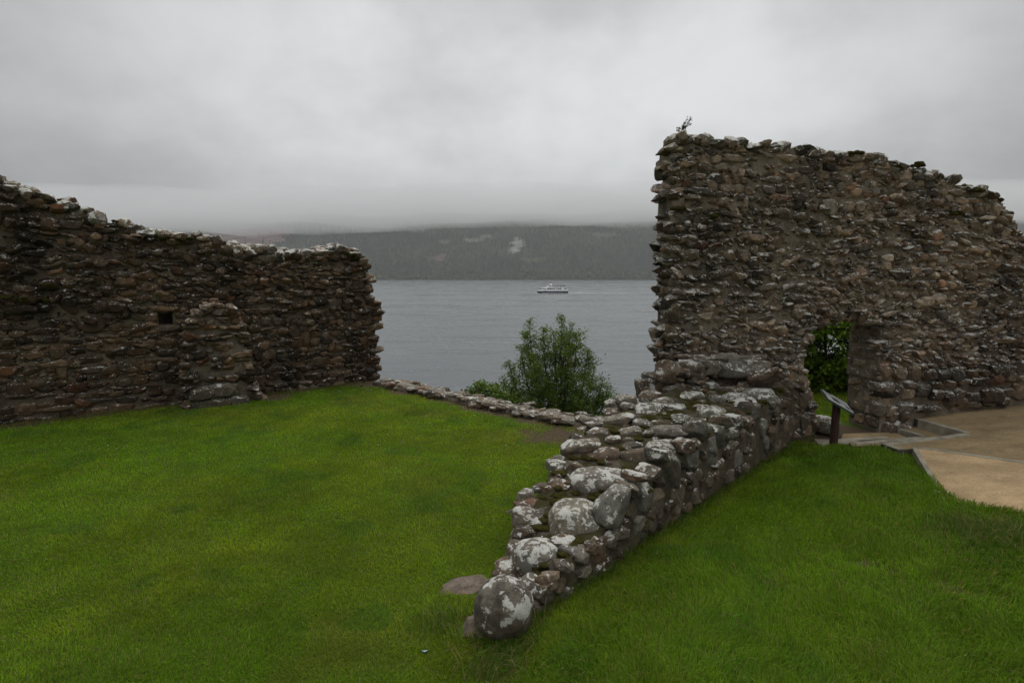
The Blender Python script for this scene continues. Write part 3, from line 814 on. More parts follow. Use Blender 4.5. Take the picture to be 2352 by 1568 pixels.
def big_rock(name, mat, c, size, ang, col, seed, p=3.0, cuts=9, lo_=.68, sub=4, parent=None, origin=None, basis_=None, rough=.07):
    v = rock(seed, sub, p, cuts, lo_, .98, rough, 2.2)
    B = np.eye(3) if basis_ is None else basis_
    w = (v * size) @ rot(*ang).T @ B + c
    w = w + (.016 * vnoise(w, 11, seed, 4))[:, None] * (w - c) / np.maximum(np.linalg.norm(w - c, axis=1), 1e-3)[:, None]
    return mesh_obj(name, w, ico(sub)[1], mat, parent, origin if origin is not None else (0, 0, 0), True, col)
LB = np.array([[LD[0], LD[1], 0], [LP[0], LP[1], 0], [0, 0, 1.0]])
# crop coordinates of the stones: centre, size, colour, roundness
hand = [
 (530, 985, 215, 215, GREY, 2.4), (715, 800, 250, 200, PAL_, 2.6), (490, 800, 150, 150, BRN, 3), (650, 908, 115, 100, RED, 3), (840, 622, 310, 150, GREY, 2.6),
 (475, 680, 75, 85, PAL_, 3), (545, 645, 80, 45, DRK, 3), (632, 628, 115, 75, RED, 3), (618, 540, 95, 62, GREY, 3.5), (706, 548, 95, 80, BRN, 3.5),
 (735, 455, 175, 105, BRN, 4), (840, 492, 150, 75, RED, 2.4), (885, 424, 75, 55, BRN, 3), (1005, 500, 155, 125, BRN, 3), (962, 384, 110, 48, PAL_, 2.6),
 (1110, 465, 135, 120, PAL_, 3), (1172, 388, 205, 100, GREY, 3), (905, 330, 155, 85, PAL_, 3), (1055, 285, 135, 75, GREY, 3), (1120, 242, 100, 42, PAL_, 2.5),
 (1025, 345, 90, 42, GREY, 2.6), (1052, 390, 62, 32, GREY, 3), (1235, 330, 150, 60, DRK, 3.5), (1170, 265, 110, 50, GREY, 3), (1250, 215, 120, 60, PAL_, 3),
 (1345, 300, 145, 85, PAL_, 3), (1305, 270, 80, 42, BRN, 3), (1375, 232, 72, 50, GREY, 2.6), (1320, 165, 130, 75, GREY, 3), (1480, 235, 145, 75, GREY, 3.4), (1560, 210, 190, 95, GREY, 4), (1440, 180, 110, 40, PAL_, 3), (1410, 150, 90, 35, GREY, 3), (1500, 155, 80, 35, GREY, 3), (820, 380, 110, 50, BRN, 3.4),
 (395, 990, 60, 80, DRK, 3), (405, 775, 50, 110, DRK, 3.5), (355, 1020, 50, 60, BRN, 3), (980, 440, 90, 40, DRK, 3), (770, 320, 80, 35, PAL_, 3), (965, 265, 80, 50, PAL_, 3), (880, 290, 70, 40, BRN, 3), (795, 345, 75, 40, PAL_, 3)]
for n_, (cx, cy, w, h, c, p) in enumerate(hand):
    pt, s, q, t = low_hit(976.2 + cx * .4874, 803.9 + cy * .4874)
    k = .4874 * t / F
    sx, sz = w * k / 2, h * k / 2
    sy = max(min(sx, sz * 1.5), sx * .6)
    if p >= 2.7: sy, sz = sx * .85, sz * .72      # a stone lying on the top is seen foreshortened
    dirv = pt - CAM; dirv /= np.linalg.norm(dirv)
    # a stone lying on the top is foreshortened: keep its thickness modest
    big_rock('coping_stone', M_low, pt + dirv * sx * .42 + np.array([0, 0, -sz * .22]), np.array([sx * 1.12, sy * 1.1, sz * 1.12]), (r.normal(0, .1), r.normal(0, .08), r.normal(0, .15)), np.array(c) * .9, 500 + n_, p if p < 2.7 else p + 2.0, 9 if p < 2.7 else 13, .80 if p < 2.7 else .62, 4, lo, lo_o)
# stones of the right-hand face
face = [(920, 740, 150, 150, GREY), (1045, 680, 95, 125, GREY), (1085, 750, 90, 140, BRN), (1185, 705, 95, 130, BRN), (1160, 572, 115, 180, DRK), (1256, 515, 78, 110, GREY), (1262, 602, 90, 85, BRN),
        (1350, 480, 98, 130, GREY), (1312, 385, 80, 95, DRK), (1240, 455, 62, 55, RED), (1080, 585, 60, 60, BRN), (1370, 540, 100, 55, BRN), (1440, 395, 90, 60, GREY), (1440, 455, 90, 65, BRN), (1470, 510, 75, 80, GREY), (1385, 410, 45, 90, DRK),
        (1530, 345, 95, 60, BRN), (1530, 430, 60, 95, BRN), (1560, 300, 60, 90, DRK), (1590, 370, 55, 85, GREY), (1640, 270, 70, 90, GREY), (1640, 370, 55, 110, BRN), (1600, 440, 60, 60, GREY), (1420, 590, 70, 60, BRN), (1500, 555, 60, 55, BRN), (1655, 450, 50, 70, BRN),
        (880, 900, 100, 90, BRN), (800, 965, 95, 95, RED), (740, 975, 65, 65, GREY), (1000, 820, 60, 80, PAL_), (920, 850, 70, 60, BRN), (650, 1075, 55, 50, BRN), (735, 1045, 80, 45, PAL_), (555, 1150, 80, 90, DRK), (1265, 690, 60, 75, PAL_), (1330, 620, 60, 55, BRN), (1695, 385, 55, 150, BRN), (990, 655, 35, 40, BRN), (1025, 605, 45, 40, RED), (1120, 500, 40, 50, DRK), (1475, 340, 50, 60, DRK), (1425, 340, 50, 45, BRN)]
FB = np.array([[LD[0], LD[1], 0], [-LP[0], -LP[1], 0], [0, 0, 1.0]])
NL = np.array([-LP[0], -LP[1], 0])
for n_, (cx, cy, w, h, c) in enumerate(face):
    pt = at_plane(976.2 + cx * .4874, 803.9 + cy * .4874, np.array([B0[0], B0[1], 0.0]), NL); t = np.linalg.norm(pt - CAM)
    k = .4874 * t / F
    fs = abs(np.dot(LD, [ray(976 + cx * .4874, 900)[1], -ray(976 + cx * .4874, 900)[0]]) / np.linalg.norm(ray(976 + cx * .4874, 900)[:2]))
    sx, sz = w * k / 2 / max(fs, .80), h * k / 2
    big_rock('facing_stone', M_low, pt + NL * -.085, np.array([sx * 1.10, .14, sz * 1.10]), (r.normal(0, .06), r.normal(0, .08), r.normal(0, .06)), np.array(c) * .9, 700 + n_, 10.0, 9, .72, 4, lo, lo_o, FB)
# upper course against the tall wall
for n_, (px, py, Y, w, h, dp, c) in enumerate(((1542, 853, 8.62, 66, 62, .2, BRN), (1588, 850, 8.72, 62, 46, .2, BRN), (1640, 846, 8.75, 60, 40, .22, GREY), (1690, 851, 8.72, 80, 40, .22, GREY), (1740, 846, 8.85, 60, 40, .2, GREY), (1757, 865, 8.55, 72, 40, .18, RED),
        (1600, 826, 8.95, 90, 24, .2, PAL_), (1660, 824, 9.0, 60, 30, .2, PAL_), (1700, 830, 8.95, 60, 30, .2, PAL_), (1740, 832, 9.0, 50, 28, .2, BRN), (1492, 900, 8.8, 56, 66, .22, BRN), (1530, 898, 8.8, 50, 52, .2, BRN), (1510, 872, 8.9, 64, 16, .2, DRK), (1570, 893, 8.8, 60, 40, .2, RED), (1610, 893, 8.85, 60, 40, .2, BRN), (1500, 862, 9.0, 40, 16, .2, PAL_),
        (1440, 928, 8.4, 50, 40, .2, PAL_), (1410, 935, 8.5, 40, 30, .2, PAL_), (1480, 935, 8.5, 46, 40, .2, GREY), (1806, 990, 8.75, 32, 80, .14, BRN))):
    pt = at_y(px, py, Y); k = np.linalg.norm(pt - CAM) / F
    big_rock('coping_stone', M_low, pt + np.array([0, dp * .4, 0]), np.array([w * k / 2 * .98, dp * .8, h * k / 2 * .86]), (r.normal(0, .08), r.normal(0, .09), r.normal(0, .2)), np.array(c) * r.uniform(.6, 1.0), 900 + n_, 8.0, 9, .68, 4, lo, lo_o, None, .10)
# pinning rubble filling gaps, and the hidden left face
for _ in range(380):
    s = r.uniform(.1, L_LEN); side = r.random()
    w = float(low_w(s))
    if side < .45: p_, z, o3 = 0.0, r.uniform(-.03, 1) * float(low_hr(s)) * .95, NL * .0
    elif side < .7: p_, o3 = r.uniform(.05, .95) * w, NL * 0; z = float(low_top(s, p_)) - .035
    else: p_, z, o3 = w, r.uniform(0, 1) * float(low_hl(s)) * .97, -NL * .0
    sz = r.uniform(.03, .075) * (1.9 if side >= .7 else 1)
    Rm.add(LIB_FLAT, 2, low_pt(s, p_, z) - (NL * .015 if side < .45 else np.array([0, 0, .02])), FB, np.array([sz * 1.3, sz, sz * .9]), (r.normal(0, .3), r.normal(0, .3), r.normal(0, .5)), tint(r, .8), r)
# core of the upper course and of the stump beside the tall wall
for X, Y, z, a, b, c in ((3.3, 9.0, .84, .85, .22, .22), (2.5, 9.05, .62, .42, .22, .26), (2.35, 9.05, .2, .5, .35, .45), (1.9, 8.7, .4, .4, .35, .3), (3.9, 8.85, .6, .5, .25, .5)):
    Rm.add(LIB_FLAT, 2, np.array([X, Y, z]), np.array([TW_D, TW_N, [0, 0, 1]]), np.array([a, b, c]), (0, 0, 0), (.085, .068, .050), r)
for _ in range(150):
    f = r.random(); X, Y = 2.35 + 1.85 * f, 8.60 + .28 * f + r.uniform(.0, .45)
    zt = 1.12 + .10 * math.sin(5 * f) + r.uniform(-.30, .06)
    a = r.uniform(.05, .13); Rm.add(LIB_BLOCK, 2, np.array([X, Y, zt]), np.array([TW_D, TW_N, [0, 0, 1]]), np.array([a, a * .8, a * .55]), (r.normal(0, .12), r.normal(0, .12), r.normal(0, .3)), tint(r, 1.1), r)
Rm.build('rubble_stones', M_low, lo, lo_o, False)
R = Rocks()
for _ in range(230):
    s = r.uniform(.6, L_LEN - .2); p_ = r.uniform(.05, .9) * float(low_w(s)); z = float(low_top(s, p_)) - .03
    for __ in range(3):
        R.add(LIB_MOSS, 3, low_pt(s, p_, z - .008) + r.normal(0, .04, 3) * [1, 1, .15], np.eye(3), np.array([r.uniform(.03, .09), r.uniform(.03, .09), r.uniform(.014, .026)]), (0, 0, r.uniform(0, 6)), (.05, .05, .01), r)
R.build('moss', M_moss, lo, lo_o, True)

# ------------------------------------------------------------------ boulder and flat stones by the near end
M_bould = stone_mat('boulder_stone', lichen=0.55, lsc=4.2, up=0.05, moss=0.66, stain=0.0, msc=6, fine=1.5, speck=0.74)
c_b = np.array([-.065, 4.07, .172])
tag(big_rock('boulder', M_bould, c_b, np.array([.225, .225, .235]), (.1, .1, 1.0), (.105, .090, .072), 41, 2.2, 7, .82, 5, None, c_b, rough=.05), 'big round boulder with white lichen patches, ending the low wall on the lawn', 'boulder')
c_s = at_z(1062, 1357, .0)
tag(big_rock('flat_stone', M_plain_stone, c_s + [0, .05, 0], np.array([.25, .17, .030]), (0, 0, .3), (.155, .122, .096), 43, 5, 16, .5, 4, None, c_s, rough=.14), 'flat brown stone sunk in the turf left of the round boulder', 'stone')
c_s = at_z(1082, 1447, .0)
tag(big_rock('half_buried_stone', M_plain_stone, c_s, np.array([.11, .15, .07]), (0, 0, .2), (.135, .110, .085), 45, 4, 14, .5, 4, None, c_s, rough=.16), 'small half-buried stone in the grass right in front of the round boulder', 'stone')

# ------------------------------------------------------------------ sill wall at the far edge of the lawn
sw = tag(empty('low_stone_wall', (*(SA * .5 + SB * .5), 0.0)), 'knee-low footing wall of flat stones along the lake edge of the lawn', 'wall')
sw_o = np.array(sw.location); L_S = np.linalg.norm(SB - SA)
SBs = np.array([[SD[0], SD[1], 0], [SM[0], SM[1], 0], [0, 0, 1.0]])
r = np.random.default_rng(133)
ss = np.arange(0, L_S, .1); rows = []
for s in ss:
    rows.append([np.array([*(SA + SD * s + SM * a), b]) for a, b in ((-.02, -.2), (0, .03), (.03, .08), (.2, .1), (.4, .1), (.55, .06), (.58, -.6))])
rows = np.array(rows); V = rows.reshape(-1, 3); V = V + .03 * vnoise(V, 4, 3, 2)[:, None]
ii = np.arange(len(V)).reshape(len(ss), 7); fa = np.stack([ii[:-1, :-1], ii[1:, :-1], ii[1:, 1:], ii[:-1, 1:]], -1).reshape(-1, 4)
mesh_obj('mortar', V, fa, M_mortar, sw, sw_o)
s = 0.05; 
while s < L_S:
    w = r.uniform(.22, .48)
    if r.random() < .93:
        q = SA + SD * (s + w / 2) + SM * r.uniform(.10, .22); big = r.uniform(.04, .075)
        R = Rocks(); R.add(LIB_FLAT, 2, np.array([q[0], q[1], .09 + r.uniform(-.02, .025)]), SBs, np.array([w / 2, r.uniform(.12, .22), big]), (r.normal(0, .06), r.normal(0, .06), r.normal(0, .15)), np.array([.16, .145, .12]) * r.uniform(.8, 1.25) * (np.array([1.1, .8, .6]) if r.random() < .15 else 1), r)
        R.build('coping_stone', M_sill, sw, sw_o)
    s += w
R = Rocks()
for _ in range(110):
    q = SA + SD * r.uniform(0, L_S) + SM * r.uniform(-.06, .5); z = r.uniform(.05, .16)
    a = r.uniform(.05, .12); R.add(LIB_FLAT, 2, np.array([q[0], q[1], z - .02]), SBs, np.array([a * 1.3, a, a * .45]), (r.normal(0, .1), r.normal(0, .1), r.uniform(0, 6)), tint(r, 1.2), r)
R.build('rubble_stones', M_sill, sw, sw_o)
R = Rocks()
for px, py, w, h in ((1310, 950, 60, 16), (1270, 948, 60, 16), (1340, 965, 50, 18)):
    pass

# ------------------------------------------------------------------ path, kerbs, sunken steps
def gravel(name, a, b):
    m = MT(name, 0.95, 0.2); co = m.coords()
    c = m.mix(m.ramp(m.math('ADD', m.math('MULTIPLY', m.noise(co, 140, 3, 0.7), 0.5), m.math('MULTIPLY', m.noise(co, 34, 4, 0.75), 0.5)), .33, .67), a, b)
    c = m.scale(c, m.ramp(m.noise(m.mapping(co, (1, 1.6, 1)), 1.6, 5, 0.65), 0.25, 0.75, 0.72, 1.22))
    c = m.mix(m.math('MULTIPLY', m.ramp(m.noise(co, 3.5, 4), 0.56, 0.7), 0.35), c, m.scale(c, 0.55))
    m.color(c); m.bump(m.noise(co, 160, 3, 0.7), 0.6, 0.008)
    return m.m
M_path_lo = gravel('resin_gravel', (0.335, 0.228, 0.122), (0.545, 0.402, 0.230))
M_path_hi = gravel('worn_gravel', (0.205, 0.148, 0.080), (0.365, 0.272, 0.150))
mk = MT('concrete', 0.9, 0.25); co = mk.coords()
mk.color(mk.scale((0.32, 0.29, 0.225), mk.math('MULTIPLY', mk.ramp(mk.noise(co, 6, 5), 0.3, 0.7, 0.7, 1.2), mk.ramp(mk.noise(co, 90, 3), 0.2, 0.8, 0.8, 1.2))))
mk.bump(mk.noise(co, 60, 4), 0.3, 0.01); M_kerb = mk.m
def prism(name, pts, th, mat, parent=None, origin=(0, 0, 0), side=None):
    n = len(pts); P = np.array(pts, float); a2 = sum(P[i, 0] * P[(i + 1) % n, 1] - P[(i + 1) % n, 0] * P[i, 1] for i in range(n))
    if a2 < 0: P = P[::-1]
    V = np.concatenate([P, P - np.array([0, 0, th])])
    Fc = [tuple(range(n)), tuple(range(2 * n - 1, n - 1, -1))] + [(i + n, (i + 1) % n + n, (i + 1) % n, i) for i in range(n)]
    o = mesh_obj(name, V, Fc, mat, parent, origin)
    if side:
        o.data.materials.append(side)
        for f in list(o.data.polygons)[2:]: f.material_index = 1
    return o
M_riser = plain('old_concrete_riser', (.085, .076, .060), .95, .15, .35, 7)
def pz(x, y, d=0.0): return (x, y, path_z(x, y) + d)
G2 = on_path(2352, 1064)
far_strip = (14.0, PP[2][1] + (G2[1] - PP[2][1]) / (G2[0] - PP[2][0]) * (14.0 - PP[2][0]))
wall_at = lambda x: TW_P[1] + (x - TW_P[0]) * math.tan(TW_A) + .02
tag(prism('path', [pz(*PP[0][:2]), pz(*PP[1][:2]), pz(*PP[2][:2]), pz(*far_strip), pz(14.0, wall_at(14.0)), pz(A0[0], wall_at(A0[0])), pz(*C0[:2])], .35, M_path_hi, side=M_riser), kind='structure')
e3 = on_path(2172, 1137); 
edge_pts = []
for px, py in ((2172, 1137), (2190, 1148), (2209, 1157), (2260, 1166), (2352, 1176)):
    edge_pts.append(pz(*on_path(px, py)[:2], .002))
tag(prism('path', [pz(*PP[2][:2], .002)] + edge_pts + [pz(9.0, 5.4, .002), pz(14, 5.6, .002), pz(*far_strip, .002)], .35, M_path_lo, side=M_riser), kind='structure')
def kerb(name, a, b, w, top, th, side=1, label=None):
    a, b = np.array(a[:2]), np.array(b[:2]); d = (b - a) / np.linalg.norm(b - a); nrm = np.array([-d[1], d[0]]) * side
    L = np.linalg.norm(b - a); ncut = max(1, int(L / .9)); fs, V = [], []
    for k in range(ncut):
        p, q = a + d * (L * k / ncut + .004), a + d * (L * (k + 1) / ncut - .004)
        for e in ((p, 0), (q, 0), (q, w), (p, w)):
            xy = e[0] + nrm * e[1]; V.append((*xy, top(*xy)))
        for e in ((p, 0), (q, 0), (q, w), (p, w)):
            xy = e[0] + nrm * e[1]; V.append((*xy, top(*xy) - th))
        o = 8 * k
        up = (o, o + 1, o + 2, o + 3) if side > 0 else (o + 3, o + 2, o + 1, o)
        fs += [up] + [(o + i, o + (i + 1) % 4, o + 4 + (i + 1) % 4, o + 4 + i) if side < 0 else (o + 4 + i, o + 4 + (i + 1) % 4, o + (i + 1) % 4, o + i) for i in range(4)]
    return tag(mesh_obj(name, V, fs, M_kerb), kind='structure')
top0 = lambda x, y: path_z(x, y) + .008
kerb('kerb', PP[2], (far_strip[0], far_strip[1]), .07, top0, .2, 1)
kerb('kerb', PP[2], PP[3], .06, lambda x, y: path_z(x, y) + .014, .3, -1)
kerb('kerb', PP[0], C0, .12, top0, .36, -1)
kerb('kerb', C0, (A0[0], A0[1]), .085, lambda x, y: path_z(x, y) + .010, .36, -1)
kerb('kerb', PP[0], PP[1], .085, lambda x, y: path_z(x, y) + .012, .36, 1)
# lower L-shaped steps
def on_lvl(px, py, z): return at_z(px, py, z)
z1, z2 = .085, .02
C1 = on_lvl(2117, 1002, z1); A1 = on_lvl(2063, 987, z1); E1 = on_lvl(1950, 1016, z1)
A1 = np.array([C1[0] - TW_N[0] * (.9), wall_at(C1[0] - .1), z1]) if A1[1] > wall_at(A1[0]) else A1
tag(prism('step', [(*C0[:2], z1), (A0[0] + .02, wall_at(A0[0]), z1), (A1[0], wall_at(A1[0]), z1), (*C1[:2], z1), (*E1[:2], z1), (E0[0] - .45, E0[1] - .03, z1), (*E0[:2], z1)], .3, M_path_hi, side=M_riser), kind='structure')
kerb('kerb', E1, C1, .13, lambda x, y: z1 + .006, .3, -1)
kerb('kerb', C1, (A1[0], wall_at(A1[0]) - .02), .085, lambda x, y: z1 + .008, .3, -1)
E2a, E2b = on_lvl(1930, 1013.5, z2), on_lvl(2045, 1006.5, z2)
tag(prism('step', [(*E2a[:2], z2), (E2b[0] + .3, E2b[1] + .03, z2), (E2b[0] + .35, wall_at(E2b[0]) - .05, z2), (E2a[0] + .3, wall_at(E2a[0]) - .02, z2)], .2, M_path_hi, side=M_riser), kind='structure')
kerb('kerb', E2a, E2b, .12, lambda x, y: z2 + .006, .2, 1)
# paving slab under the sign
sl0 = [at_z(*p, .035) for p in ((1871, 1008), (1915, 1009), (1963, 1011), (1992, 1015), (1990, 1026), (1885, 1027))]
tag(prism('paving_slab', sl0, .12, M_kerb), 'worn grey paving slab set in the grass at the foot of the lectern sign', 'paving slab')
# door sill block
R = Rocks(); p = at_y(1893, 975, 9.45)
R.add(LIB_FLAT, 2, p, np.array([TW_D, TW_N, [0, 0, 1]]), np.array([.17, .26, .14]), (0, 0, .1), (.13, .115, .09), r)
R.build('threshold_stone', M_tall, tw, tw_o)

# ------------------------------------------------------------------ lectern sign
foot = at_z(1914, 1022, .03)
sg = tag(empty('information_sign', tuple(foot)), 'lectern sign with a tilted pale panel on a round brown post', 'sign')
def tube_mesh(pts, radii, sides=12, cap=True):
    pts = np.array(pts, float); V, Fc = [], []
    for i, (p, rd) in enumerate(zip(pts, radii)):
        d = pts[min(i + 1, len(pts) - 1)] - pts[max(i - 1, 0)]; d = d / (np.linalg.norm(d) + 1e-9)
        u = np.cross(d, [0, 0, 1.0] if abs(d[2]) < .9 else [1.0, 0, 0]); u /= np.linalg.norm(u); v = np.cross(d, u)
        for k in range(sides):
            a = 2 * math.pi * k / sides; V.append(p + rd * (math.cos(a) * u + math.sin(a) * v))
    for i in range(len(pts) - 1):
        for k in range(sides):
            a, b = i * sides + k, i * sides + (k + 1) % sides
            Fc.append((a, a + sides, b + sides, b))
    if cap: Fc += [tuple(range(sides)), tuple(range(len(V) - 1, len(V) - 1 - sides, -1))]
    return np.array(V), Fc
def box_mesh(c, ax, half):
    c = np.array(c, float); ax = np.array(ax, float)
    V = [c + sx * half[0] * ax[0] + sy * half[1] * ax[1] + sz * half[2] * ax[2] for sz in (-1, 1) for sy in (-1, 1) for sx in (-1, 1)]
    return np.array(V), [(0, 2, 3, 1), (4, 5, 7, 6), (0, 1, 5, 4), (2, 6, 7, 3), (0, 4, 6, 2), (1, 3, 7, 5)]
mw = MT('stained_timber', 0.7, 0.35); co = mw.coords()
mw.color(mw.scale((0.050, 0.022, 0.016), mw.ramp(mw.noise(mw.mapping(co, (9, 9, 1.2)), 6, 5, 0.65), 0.25, 0.75, 0.5, 1.6))); mw.bump(mw.noise(mw.mapping(co, (9, 9, 1)), 8, 4), 0.4, 0.01)
pc = at_y(1922, 922, foot[1] + .02)        # panel centre
ptop = np.array([foot[0] + .01, foot[1], pc[2] - .02])
v_, f_ = tube_mesh([foot - [0, 0, .2], foot, foot * .5 + ptop * .5, ptop], [.061, .061, .059, .058], 20)
mesh_obj('post', v_, f_, mw.m, sg, foot, True)
wdir = np.array([-.294, -.72, 0]); wdir /= np.linalg.norm(wdir)
hd = np.array([.926, -.378, 0]); hd /= np.linalg.norm(hd)
tl = RAD(29); dn = hd * math.cos(tl) + np.array([0, 0, -math.sin(tl)]); up_ = np.cross(dn, wdir); 
if up_[2] < 0: up_ = -up_
M_frame = plain('painted_steel_frame', (0.045, 0.060, 0.058), 0.45, 0.5, .15)
M_panel = plain('printed_panel', (0.52, 0.53, 0.52), 0.35, 0.5, .05, 30)
M_ink = plain('grey_print', (0.22, 0.23, 0.24), 0.4, 0.5, .2, 60); M_pic = plain('dark_picture', (0.055, 0.065, 0.060), 0.4, 0.5, .5, 14); M_red = plain('pinkish_heading', (0.42, 0.30, 0.27), 0.4, .5, .1)
ax = (wdir, dn, up_)
v_, f_ = box_mesh(pc, ax, (.395, .215, .014)); fr_ = mesh_obj('frame', v_, f_, M_frame, sg, foot)
v_, f_ = box_mesh(pc + up_ * .011, ax, (.378, .198, .006)); pn = mesh_obj('panel', v_, f_, M_panel, sg, foot)
def patch(name, a, b, ha, hb, mat):
    v_, f_ = box_mesh(pc + up_ * .0175 + wdir * a + dn * b, ax, (ha, hb, .0015)); mesh_obj(name, v_, f_, mat, pn, foot)
patch('picture', .07, -.04, .15, .055, M_pic); patch('picture', -.31, -.11, .05, .05, M_pic); patch('picture', .17, .14, .10, .04, M_pic)
patch('heading', -.10, -.165, .20, .018, M_red)
v, f = [], []
for k in range(9):
    for (a0, ha) in ((-.26, .09), (.0, .12)) if k > 3 else ((-.2, .09),):
        vv, ff = box_mesh(pc + up_ * .0172 + wdir * a0 + dn * (-.10 + k * .031), ax, (ha * random.uniform(.85, 1), .008, .001)); f += [tuple(i + len(v) * 1 for i in q) for q in ff] if False else [tuple(i + sum(len(x) for x in v) for i in q) for q in ff]; v.append(vv)
mesh_obj('text', np.concatenate(v), f, M_ink, pn, foot)
vv, ff = tube_mesh([ptop - [0, 0, .06], pc - up_ * .014], [.04, .06], 12); mesh_obj('bracket', vv, ff, M_frame, sg, foot)

# ================================================================== trees and plants
class Foliage:
    def __init__(s, seed): s.r = np.random.default_rng(seed); s.L = []; s.LC = []; s.BV = []; s.BF = []; s.nb = 0
    def branch(s, pts, radii, sides=5):
        v, f = tube_mesh(pts, radii, sides, False); s.BV.append(v); s.BF += [tuple(i + s.nb for i in q) for q in f]; s.nb += len(v)
    def leaf(s, c, size, col):
        s.L.append((c, size)); s.LC.append(col)
    def build(s, name, origin, label, cat, lm=M_leaf, group=None, bark='trunk', flat=.35):
        root = tag(empty(name, tuple(origin)), label, cat, group)
        c = np.array([l[0] for l in s.L]); z = np.array([l[1] for l in s.L]); n = len(c); r = s.r
        nr = r.standard_normal((n, 3)); nr[:, 2] = np.abs(nr[:, 2]) + flat; nr /= np.linalg.norm(nr, axis=1)[:, None]
        u = np.cross(nr, r.standard_normal((n, 3))); u /= np.linalg.norm(u, axis=1)[:, None]; w = np.cross(nr, u)
        V = np.zeros((n, 6, 3)); a, b = z[:, None], z[:, None] * .62
        V[:, 0] = c - u * a; V[:, 1] = c - u * a * .25 + w * b + nr * a * .12; V[:, 2] = c + u * a * .5 + w * b * .75 + nr * a * .12
        V[:, 3] = c + u * a; V[:, 4] = c + u * a * .5 - w * b * .75 + nr * a * .12; V[:, 5] = c - u * a * .25 - w * b + nr * a * .12
        base = np.arange(n)[:, None, None] * 6
        Fq = (base + np.array([[0, 1, 2, 3], [0, 3, 4, 5]])).reshape(-1, 4)
        mesh_obj('crown', V.reshape(-1, 3), Fq, lm, root, origin, False, np.repeat(np.array(s.LC), 6, 0))
        if s.BV: mesh_obj(bark, np.concatenate(s.BV), s.BF, M_bark, root, origin, True)
        return root
def curve(a, b, bend, n=8):
    t = np.linspace(0, 1, n)[:, None]; return a * (1 - t) + b * t + bend * (t * (1 - t) * 4)
def leafy_twig(fo, a, b, n, size, col, spread=.05):
    r = fo.r
    for _ in range(n):
        t = r.random() ** .7
        p = a + (b - a) * t + r.normal(0, spread, 3)
        fo.leaf(p, size * r.uniform(.6, 1.2), np.array(col) * r.uniform(.55, 1.45) * np.array([r.uniform(.85, 1.25), 1, r.uniform(.7, 1.2)]))
# alder beyond the sill wall
fo = Foliage(5); tb = np.array([1.22, 14.9, -2.0])
tips = [(1215, 735, 15.0), (1290, 722, 15.1), (1247, 752, 14.7), (1325, 765, 15.2), (1350, 800, 14.9), (1168, 828, 15.0), (1195, 790, 15.3), (1385, 868, 14.8), (1420, 922, 15.0), (1270, 760, 15.6), (1300, 800, 14.2), (1225, 815, 14.2), (1345, 860, 14.2), (1180, 880, 14.4), (1260, 870, 14.0), (1330, 915, 13.9), (1200, 915, 14.1), (1155, 868, 15.2), (1310, 745, 15.5), (1405, 890, 14.6), (1415, 940, 14.4), (1380, 905, 15.4), (1365, 845, 15.3), (1430, 930, 15.2), (1210, 760, 15.3)]
for i, (px, py, Y) in enumerate(tips):
    tip = at_y(px, py, Y); L = np.linalg.norm(tip - tb)
    out_ = (tip - tb) * [1, 1, 0]
    cu = curve(tb + fo.r.normal(0, .08, 3) * [1, 1, 0], tip, out_ * .16 + np.array([0, 0, .10 * -L * .3]), 12)
    fo.branch(cu, np.linspace(.045, .006, 12), 6)
    nside = int(26 * L / 3.2)
    for k in range(nside):
        t = .28 + .72 * (k + fo.r.random()) / nside
        q = t * 11; j = min(int(q), 10); p = cu[j] * (1 - (q - j)) + cu[j + 1] * (q - j)
        az = fo.r.uniform(0, 6.28); ln = (1.02 - t) * .80 + .10
        d = np.array([math.cos(az), math.sin(az), fo.r.uniform(.0, .55)]); e = p + d * ln * fo.r.uniform(.5, 1)
        cc = curve(p, e, np.array([0, 0, -.05 * ln]), 4); fo.branch(cc, [.010, .007, .005, .003], 3)
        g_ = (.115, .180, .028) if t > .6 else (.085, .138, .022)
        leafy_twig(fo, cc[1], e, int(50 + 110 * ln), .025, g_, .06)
for _ in range(125):      # short boughs filling the mound-shaped crown
    hgt_ = fo.r.random() ** 1.3; a_ = fo.r.uniform(0, 6.28); rr_ = (1.85 - 1.52 * hgt_) * fo.r.uniform(.35, 1.0)
    p = tb + np.array([.08 + rr_ * math.cos(a_), rr_ * .75 * math.sin(a_), .55 + 2.55 * hgt_])
    d = np.array([math.cos(a_), math.sin(a_), fo.r.uniform(.1, .8)]); d /= np.linalg.norm(d)
    e = p + d * fo.r.uniform(.22, .45)
    q0 = tb + (p - tb) * np.array([.45, .45, .75]); fo.branch(curve(q0, p, np.zeros(3), 4), [.012, .010, .008, .006], 3)
    fo.branch(curve(p, e, np.zeros(3), 3), [.006, .005, .003], 3)
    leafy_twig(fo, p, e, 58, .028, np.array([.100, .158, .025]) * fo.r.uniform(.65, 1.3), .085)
fo.build('alder_tree', tb, 'bushy green alder tree rising beyond the footing wall before the lake', 'tree')
